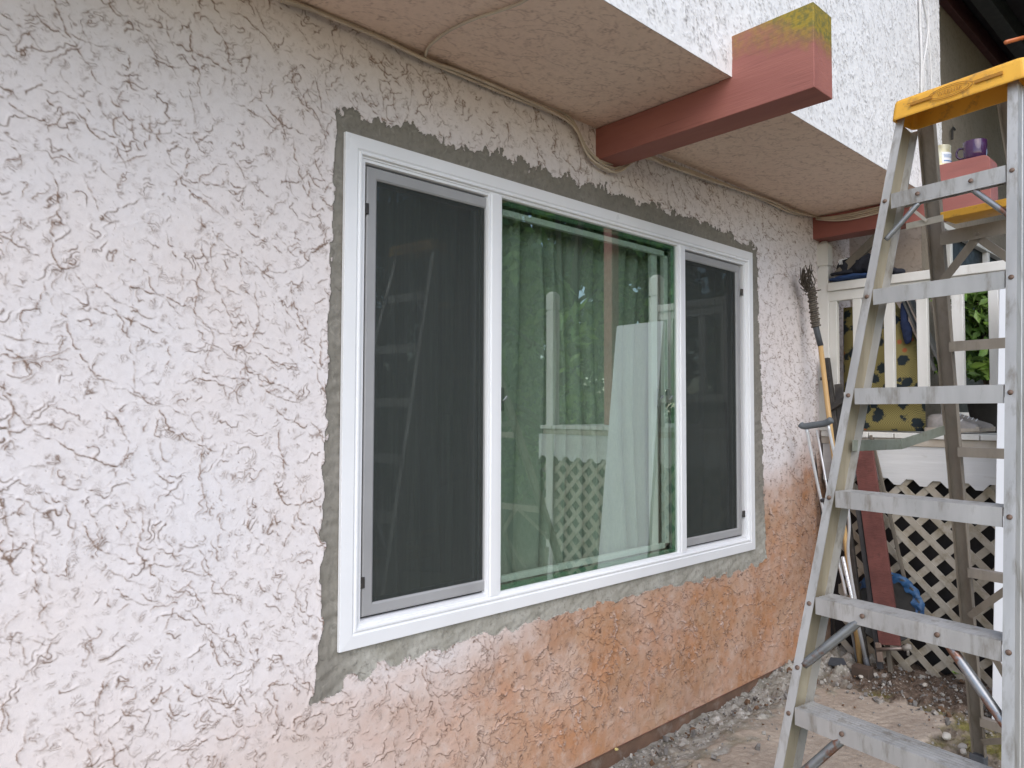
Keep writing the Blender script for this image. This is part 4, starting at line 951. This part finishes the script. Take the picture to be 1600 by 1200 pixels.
# cap
def cap():
    cL = LF(ZT)-uu*.014; cR = RF(ZT)+uu*.045
    z0_, z1_ = 2.376, 2.440; dpt = .135
    fr_ = back*.028; a = MB()
    # rounded, slightly flared block, hollow below: outer shell strips
    def ringpts(z, g):
        A_ = cL+fr_; B_ = cR+fr_; pts = []
        c_ = [(A_, -1, -1), (B_, 1, -1), (B_+vv*dpt, 1, 1), (A_+vv*dpt, -1, 1)]
        for (P_, su, sv) in c_:
            for t in range(5):
                an = t/4*math.pi/2; r_ = .014
                order = [(1-math.cos(an), 1-math.sin(an)), (1-math.sin(an), 1-math.cos(an))]
                k = order[0] if su*sv > 0 else order[1]
                k = (k[0]*r_, k[1]*r_)
                pts.append(Vector((P_.x, P_.y, z))+uu*(su*(g-k[0]))+vv*(sv*(g-k[1])))
        return pts
    lv = [(z0_, .0), (z0_+.004, .001), (z1_-.012, -.004), (z1_-.004, -.007), (z1_, -.014)]
    n = 20
    for z, g in lv: a.v += [tuple(p) for p in ringpts(z, g)]
    for i in range(len(lv)-1):
        for j in range(n): a.f.append((i*n+j, i*n+(j+1) % n, (i+1)*n+(j+1) % n, (i+1)*n+j)); a.mi.append(0)
    k0 = len(a.v)
    a.f.append(tuple((len(lv)-1)*n+j for j in range(n))); a.mi.append(0)
    for z, g in ((z0_, -.004), (z1_-.012, -.010)): a.v += [tuple(p) for p in ringpts(z, g)]
    for j in range(n):
        a.f.append((j, (j+1) % n, k0+(j+1) % n, k0+j)); a.mi.append(0)
        a.f.append((k0+j, k0+(j+1) % n, k0+n+(j+1) % n, k0+n+j)); a.mi.append(0)
    a.f.append(tuple(k0+n+j for j in range(n))); a.mi.append(0)
    o = a.build('top_cap', YEL, lad)
    # raised oval, slots and lettering on the front face
    L = (cR-cL).length; zc = (z0_+z1_)/2; fo = cL+fr_+back*.0035
    def fp(s, z, d=0.): return Vector((fo.x, fo.y, z))+uu*s+back*(d-(z-z0_)*.06+.001)
    a = MB(); pts = [fp(L*.47+math.cos(t)*.062, zc+math.sin(t)*.018) for t in np.linspace(0, 2*math.pi, 40)]
    a.tube(pts, .0011, 5); pts = [fp(L*.47+math.cos(t)*.053, zc+math.sin(t)*.0135) for t in np.linspace(0, 2*math.pi, 40)]; a.tube(pts, .0008, 5)
    a.build('raised_oval', YELD, o, smooth=True)
    for s0, s1 in ((.06, .125), (L*.47+.068, L*.47+.14)):
        a = MB(); a.bar(fp(s0, zc-.002, .0), fp(s1, zc-.002, .0), .004, .006); a.bar(fp(s0-.01, zc+.004), fp(s1, zc+.004), .002, .0015); a.build('tool_slot', YELD, o)
    cu = bpy.data.curves.new('t', 'FONT'); cu.body = 'WERNER'; cu.size = .0165; cu.align_x = 'CENTER'; cu.align_y = 'CENTER'; cu.extrude = .0005; cu.space_character = 1.1
    to = bpy.data.objects.new('t', cu); COL.objects.link(to); dg = bpy.context.evaluated_depsgraph_get(); me = bpy.data.meshes.new_from_object(to.evaluated_get(dg))
    bpy.data.objects.remove(to); me.materials.append(YELD); lo = bpy.data.objects.new('lettering', me); COL.objects.link(lo)
    xv = uu; yv = (Vector((0, 0, 1))-back*.06).normalized(); zv = xv.cross(yv).normalized(); pc = fp(L*.47, zc, .0006)
    lo.parent = o; lo.matrix_parent_inverse = Matrix.Identity(4)
    M_ = Matrix(((xv.x, yv.x, zv.x, pc.x), (xv.y, yv.y, zv.y, pc.y), (xv.z, yv.z, zv.z, pc.z), (0, 0, 0, 1)))
    lo.matrix_local = Matrix.Translation(-chain_loc(o)) @ M_
cap()
# pail shelf folded against the rear frame
pz = 2.085
A_ = RLz(pz)+uu*.085-vv*.03; B_ = RRz(pz)-uu*.03-vv*.03
a = MB(); a.bar(A_, B_, .10, .006); a.bar(A_-vv*.05+Vector((0, 0, .008)), B_-vv*.05+Vector((0, 0, .008)), .004, .024); a.build('pail_shelf', YEL, lad, bevel=.002)
a = MB(); a.bar(A_-uu*.115-vv*.04, A_+uu*.01-vv*.052, .003, .022); a.build('shelf_bracket', PALEB, lad, bevel=.001)
a = MB(); a.bar(A_-uu*.09-vv*.06+Vector((0, 0, .055)), A_-uu*.04-vv*.055, .003, .010); a.build('shelf_link', PALEB, lad)

# ================================================================== LEANING THINGS AT THE DECK CORNER
def P(x, y, X_): return onX(X_, x, y)
def pole_path(pxs, X0, X1):
    y0, y1 = pxs[0][1], pxs[-1][1]
    return [onX(X0+(X1-X0)*(y-y0)/(y1-y0), x, y) for x, y in pxs]
# wooden pole with rope
t = empty('mop', onZ(0, 1342, 1045), 'wooden pole with rope wound round its black sleeve and a grey mop head on top', 'mop')
path = pole_path([(1268, 452), (1275, 512), (1282, 540), (1300, 690), (1322, 850), (1345, 1046)], 4.22, 4.32)
MB().tube([path[2]]+path[3:], .0145, 12).build('handle', WOOD, t, smooth=True)
MB().tube([path[0], path[1], path[2]+(path[2]-path[1])*.02], [.012, .018, .0165], 12).build('sleeve', DARKR, t, smooth=True)
a = MB(); ax_ = (path[1]-path[0]).normalized(); sx = ax_.cross(Vector((1, 0, 0))).normalized(); sy = ax_.cross(sx)
pts = []
for i in range(200):
    s_ = i/200; an = i*.55; r_ = .021+.004*math.sin(i*.33); pts.append(path[0]+(path[1]-path[0])*(s_*.98)+(sx*math.cos(an)+sy*math.sin(an))*r_)
ROPE = mat('grey_rope', (.15, .13, .105), (.09, .075, .06), rough=.95, sc=60, bump=.8, bsc=200)
a.tube(pts, .0062, 6); a.build('rope', ROPE, t, smooth=True)
a = MB(); rg = random.Random(8)
for i in range(46):
    q0 = path[0]+Vector((rg.gauss(0, .012), rg.gauss(0, .014), -.01)); q3 = onX(4.14, 1262+rg.gauss(0, 4), 412+abs(rg.gauss(0, 16)))+Vector((rg.gauss(-.015, .015), rg.gauss(0, .010), 0)); qm = q0.lerp(q3, .5)+Vector((rg.gauss(-.01, .02), rg.gauss(.012, .02), rg.gauss(0, .015)))
    a.tube(smooth_path([q0, qm, q3], 4), .0028, 5)
a.build('mop_head', mat('grey_mop_yarn', (.115, .095, .075), (.06, .05, .042), rough=.95, sc=40), t, smooth=True)
# crutch
t = empty('crutch', onZ(0, 1356, 1045), 'silver crutch with a grey underarm pad leaning at the wall corner', 'crutch')
CX0, CX1 = 4.30, 4.31
def cp(x, y): return onX(4.03+.27*(y-655)/390, x, y)
pad = smooth_path([cp(1250, 662), cp(1256, 666), cp(1272, 664), cp(1290, 661), cp(1300, 655)], 5)
a = MB(); a.tube(pad, [.012]+[.019]*(len(pad)-2)+[.012], 10); a.build('underarm_pad', mat('grey_pad', (.10, .115, .13), (.13, .145, .16), rough=.7), t, smooth=True)
a = MB(); a.tube(smooth_path([cp(1260, 668), cp(1272, 730), cp(1287, 800), cp(1300, 850), cp(1313, 890), cp(1322, 930)], 5), .0085, 10)
a.build('upright', CHROME, t, smooth=True)
a = MB(); a.tube(smooth_path([cp(1294, 664), cp(1305, 715), cp(1322, 780), cp(1327, 820), cp(1325, 860), cp(1330, 900), cp(1337, 940)], 5), .0085, 10)
a.build('upright', CHROME, t, smooth=True)
a = MB(); a.tube([cp(1283, 782), cp(1320, 778)], .013, 10); a.build('hand_grip', DARKR, t, smooth=True)
a = MB(); a.tube([cp(1317, 870), cp(1354, 1036)], .0105, 12); leg = a.build('lower_leg', CHROME, t, smooth=True)
q0, q1 = cp(1317, 870), cp(1354, 1036); dv = (CAM-q0).normalized()
for i in range(9):
    c_ = q0.lerp(q1, .05+.045*i)+dv*.0098; a = MB(); a.lathe(c_, [(0, .001), (.0028, .001), (.0028, 0)], 8, axis=dv); a.build('adjusting_hole', BLACK, leg)
a = MB(); a.tube([cp(1352, 1028), cp(1357, 1048)], [.014, .017], 12); a.build('rubber_tip', DARKR, t, smooth=True)
# second thin aluminium tube behind
t2 = MB().tube([onX(4.40, 1276, 672), onX(4.40, 1292, 760), onX(4.40, 1340, 1040)], .007, 8).build('metal_rod', CHROME, smooth=True); tag(t2, 'thin silver rod leaning behind the crutch', 'rod')
t2 = MB().tube([onX(4.44, 1269, 520), onX(4.44, 1272, 700), onX(4.42, 1306, 1000)], .006, 8).build('cable_drop', BLACK, smooth=True); t2.name = 'drop_cable'; tag(t2, 'thin dark cable dropping beside the newel post at the wall corner', 'cable')
# black metal studs and tools
def lean(name, pa, pb, w, h_, m, label, cat, Xa=4.46, Xb=4.36, bev=.002, grp=None):
    a = MB(); a.bar(onX(Xa, *pa), onX(Xb, *pb), w, h_, ref=(1, 0, 0)); return tag(a.build(name, m, bevel=bev), label, cat, grp)
lean('metal_post', (1290, 560), (1352, 1040), .045, .03, BLACK, 'black metal post leaning between the crutch and the deck', 'post')
lean('metal_post', (1338, 770), (1376, 1045), .026, .03, mat('grey_metal_post', (.085, .085, .09), (.05, .05, .055), rough=.5, metal=.4), 'dark grey metal post left of the maroon plank', 'post', 4.42, 4.33)
lean('timber_batten', (1352, 720), (1392, 1050), .022, .022, GWOOD, 'grey batten with a split end between the post and the maroon plank', 'batten', 4.45, 4.37)
lean('maroon_plank', (1347, 690), (1391, 1008), .112, .024, PLANK, 'rough dark maroon plank leaning against the lattice', 'plank', 4.44, 4.30)
lean('thin_stick', (1361, 680), (1424, 950), .018, .016, GWOOD, 'thin brown stick leaning across the white lattice', 'stick', 4.485, 4.47)
a = MB(); a.bar(onX(4.42, 1283, 592), onX(4.40, 1296, 592), .02, .02); a.bar(onX(4.42, 1296, 640), onX(4.40, 1322, 622), .03, .03); a.bar(onX(4.44, 1296, 582), onX(4.42, 1300, 640), .012, .012, ref=(1, 0, 0)); a.bar(onX(4.45, 1310, 600), onX(4.44, 1318, 690), .05, .01, ref=(1, 0, 0))
tag(a.build('clamp', BLACK, bevel=.002), 'black metal clamp head beside the wooden pole', 'clamp')
a = MB(); a.bar(onX(4.44, 1308, 690), onX(4.42, 1318, 800), .075, .03, ref=(1, 0, 0)); tag(a.build('tool_bag', mat('black_bag', (.015, .016, .02), rough=.7), bevel=.01), 'black bag hanging behind the upper crutch tubes', 'bag')
# round black lid with blue tarp
dc = onX(4.42, 1385, 950)
t = empty('tub', (dc.x, dc.y, 0), 'black round tub on its side edged with blue tarp against the lattice', 'tub')
axd = Vector((-1, .12, .28)).normalized()
MB().lathe(dc, [(0, -.01), (.180, -.01), (.192, 0), (.195, .012), (.188, .016), (.176, .008), (0, .004)], 36, axis=axd).build('tub_base', mat('tub_black', (.035, .034, .033), (.06, .058, .055), rough=.6, sc=10, dirt=(.2, .19, .17), dsc=40, dlo=.68, dhi=.72), t, smooth=True)
a = MB(); q = Vector((0, 0, 1)).rotation_difference(axd); rg = random.Random(2)
N = 44; rows = []
for i in range(N+1):
    an = R(-100)+i/N*R(190); rr_ = []
    for k in range(6):
        rad = .160+.0095*k+rg.uniform(-.003, .003)+(.012*math.sin(i*.9) if k == 0 else 0); zz_ = .014+.010*math.sin(i*1.3+k)+rg.uniform(0, .006)-(.02 if k == 5 else 0)
        rr_.append(dc+q @ Vector((rad*math.cos(an), rad*math.sin(an), zz_)))
    rows.append(rr_)
loc_r = [r_ for r_ in rows]
for r_ in loc_r: a.v += [tuple(p) for p in r_]
for i in range(N):
    for k in range(5): a.f.append((i*6+k, i*6+k+1, i*6+k+7, i*6+k+6)); a.mi.append(0)
o = a.build('tarp', TARP, t, smooth=True)
# pipe clamp on the ground
t = empty('pipe_clamp', onX(4.30, 1395, 1016), 'rusty grey pipe clamp lying below the maroon plank', 'clamp')
a = MB(); a.tube([onX(4.28, 1370, 1015), onX(4.30, 1412, 1013)], .0105, 12); a.build('pipe', mat('brown_steel', (.24, .2, .18), (.15, .12, .1), rough=.45, metal=.6, sc=20), t, smooth=True)
a = MB(); a.tube([onX(4.30, 1412, 1013), onX(4.30, 1424, 1011)], [.016, .014], 12); a.tube([onX(4.30, 1418, 1006), onX(4.30, 1419, 1024)], .008, 8); a.build('jaw', STONE, t, smooth=True)
a = MB(); a.bar(onX(4.29, 1372, 1004), onX(4.29, 1376, 1034), .03, .02, ref=(1, 0, 0)); a.build('foot', mat('rust_bits', (.2, .15, .12), rough=.7), t, bevel=.004)
# small ground things
p = onZ(.02, 1346, 1047); tag(MB().box((p.x-.04, p.y-.055, -.02), (p.x+.03, p.y+.04, .045)).build('wood_block', mat('dark_block', (.075, .05, .037), (.05, .035, .026), rough=.85, sc=12, bump=.7, bsc=50), bevel=.004), 'small dark wooden block on the rubble below the leaning poles', 'block')
p = onZ(.02, 1308, 1037); a = MB(); a.sheet([p+Vector(v_) for v_ in ((-.05, .03, 0), (.03, .05, .01), (.06, -.01, .012), (.01, -.05, 0), (-.04, -.03, -.006))], (0, 0, .008)); tag(a.build('slate_fragment', mat('slate', (.07, .08, .09), (.05, .055, .065), rough=.4)), 'flat dark slate fragment on the ground by the wall corner', 'slate')
p = onZ(.025, 1477, 1034); a = MB(); a.add([p+Vector(v_) for v_ in ((-.01, .05, 0), (.012, .02, .012), (.012, -.03, .01), (0, -.06, .016), (-.014, -.03, .0), (-.02, .02, .004))], [(0, 1, 2, 5), (2, 3, 4, 5)]); o = a.build('fallen_leaf', LEAFY); md = o.modifiers.new('s', 'SOLIDIFY'); md.thickness = .002; tag(o, 'curled yellow dry leaf on the dark soil', 'leaf')
p = onZ(.02, 1492, 1053); a = MB(); rg = random.Random(1)
for i in range(9):
    an = rg.uniform(0, 6.3); d = Vector((math.cos(an), math.sin(an), rg.uniform(.3, 1.2))).normalized()*rg.uniform(.015, .03); s_ = d.cross(Vector((0, 0, 1))).normalized()*.006
    a.add([p, p+d*.5+s_, p+d, p+d*.5-s_], [(0, 1, 2, 3)])
tag(a.build('weed_sprout', LEAFB), 'tiny green weed sprouting from the dark soil', 'weed')

# white panel leaning on the deck, behind the ladder
t = MB(); pa, pb = Vector((4.03, -1.02, -.02)), Vector((4.03, -1.46, -.02)); ta, tb = Vector((4.30, -1.03, 2.115)), Vector((4.30, -1.46, 2.115))
nx_ = Vector((.035, 0, -.0045)); v = [pa, pb, tb, ta]
t.add([*v, *[q_+nx_ for q_ in v]], [(0, 1, 2, 3), (4, 7, 6, 5), (0, 4, 5, 1), (1, 5, 6, 2), (2, 6, 7, 3), (3, 7, 4, 0)])
tag(t.build('white_panel', mat('white_gloss_panel', (.74, .76, .80), (.70, .72, .76), rough=.4, sc=4, dirt=(.4, .38, .36), dsc=60, dlo=.7, dhi=.74, damt=.5), bevel=.003), 'tall smooth white panel leaning on the deck behind the ladder', 'panel')

# ================================================================== YARD BEHIND THE CAMERA (seen mirrored in the glass)
def tree(x, y, hgt, rad, seed, label, mats, leaves=5200, z0=.12):
    t = empty('tree', (x, y, 0), label, 'tree', 'trees across the yard'); rg = random.Random(seed)
    a = MB(); top = Vector((x+rg.gauss(0, .2), y+rg.gauss(0, .2), hgt*.8)); a.tube([(x, y, -.1), (x+.05, y, hgt*.3), top], [rad*.09, rad*.07, rad*.02], 9)
    cl = []
    for i in range(22):
        an = rg.uniform(0, 6.3); r_ = rad*math.sqrt(rg.random())*.95; z = hgt*(z0+(1-z0)*rg.random()); r_ *= (1-.6*max(0, z/hgt-.6)/.4)
        c_ = Vector((x+math.cos(an)*r_, y+math.sin(an)*r_, z)); cl.append((c_, rad*rg.uniform(.18, .36)))
        b_ = Vector((x, y, max(.3, z*.7))); a.tube([b_, b_.lerp(c_, .5)+Vector((0, 0, .1)), c_], [rad*.03, rad*.018, rad*.006], 5)
    a.build('trunk', BARK, t, smooth=True)
    a = MB()
    for i in range(int(leaves*1.5)):
        c_, r_ = rg.choice(cl); d = Vector((rg.gauss(0, 1), rg.gauss(0, 1), rg.gauss(0, .8))).normalized()*r_*rg.random()**.4; c2 = c_+d
        n_ = (d.normalized()+Vector((rg.gauss(0, .6), rg.gauss(0, .6), rg.gauss(.3, .6)))).normalized(); u_ = Matrix.Rotation(rg.uniform(0, 6.3), 3, n_) @ n_.orthogonal().normalized(); w_ = n_.cross(u_); L_ = rg.uniform(.06, .13)
        a.add([c2-u_*L_, c2-w_*L_*.45, c2+u_*L_, c2+w_*L_*.45], [(0, 1, 2, 3)], rg.choice((0, 0, 1)))
    a.build('crown', mats, t)
for i, (x, y, hg, rd, lb, mm) in enumerate([
    (5.4, -5.4, 5.0, 1.7, 'bushy dark tree mirrored in the left window panel', [LEAF, LEAFD]), (7.3, -4.9, 5.4, 1.7, 'bright green tree mirrored in the upper centre pane', [LEAFB, LEAF]),
    (9.4, -5.0, 5.6, 1.9, 'green tree mirrored beyond the deck railing', [LEAF, LEAFB]), (4.2, -7.6, 6.2, 2.0, 'tall dark tree across the yard, far left of the row', [LEAF, LEAFD]), (6.6, -7.9, 7.0, 2.4, 'tall green tree at the back of the yard', [LEAF, LEAFB]),
    (9.2, -8.0, 7.2, 2.5, 'tall dense tree at the back corner of the yard', [LEAF, LEAFD]), (12.5, -5.5, 6.5, 2.5, 'large tree beyond the porch', [LEAF, LEAFD]), (8.2, -6.4, 6.8, 2.0, 'slim green tree between the two front trees of the yard', [LEAF, LEAFB])]):
    tree(x, y, hg, rd, 20+i, lb, mm, 5600 if i < 3 else 4200)
# woodpile
rg = random.Random(6)
for i in range(7):
    x, y = 3.1+rg.uniform(-.3, .5), -3.5+rg.uniform(-.3, .3); an = rg.uniform(-.6, .9); L_ = rg.uniform(.5, .9); d = Vector((math.cos(an)*L_, math.sin(an)*L_, rg.uniform(-.1, .25)))
    o = MB().tube([Vector((x, y, .10+.035*i)), Vector((x, y, .10+.035*i))+d], rg.uniform(.012, .028), 8).build('branch', WOOD if i % 2 else GWOOD, smooth=True)
    tag(o, ['lowest grey', 'thick tan', 'second grey', 'short tan', 'third grey', 'second long tan', 'topmost grey'][i]+' branch of the loose woodpile in the yard', 'branch', 'branches in the woodpile')
print('built', len(bpy.data.objects))
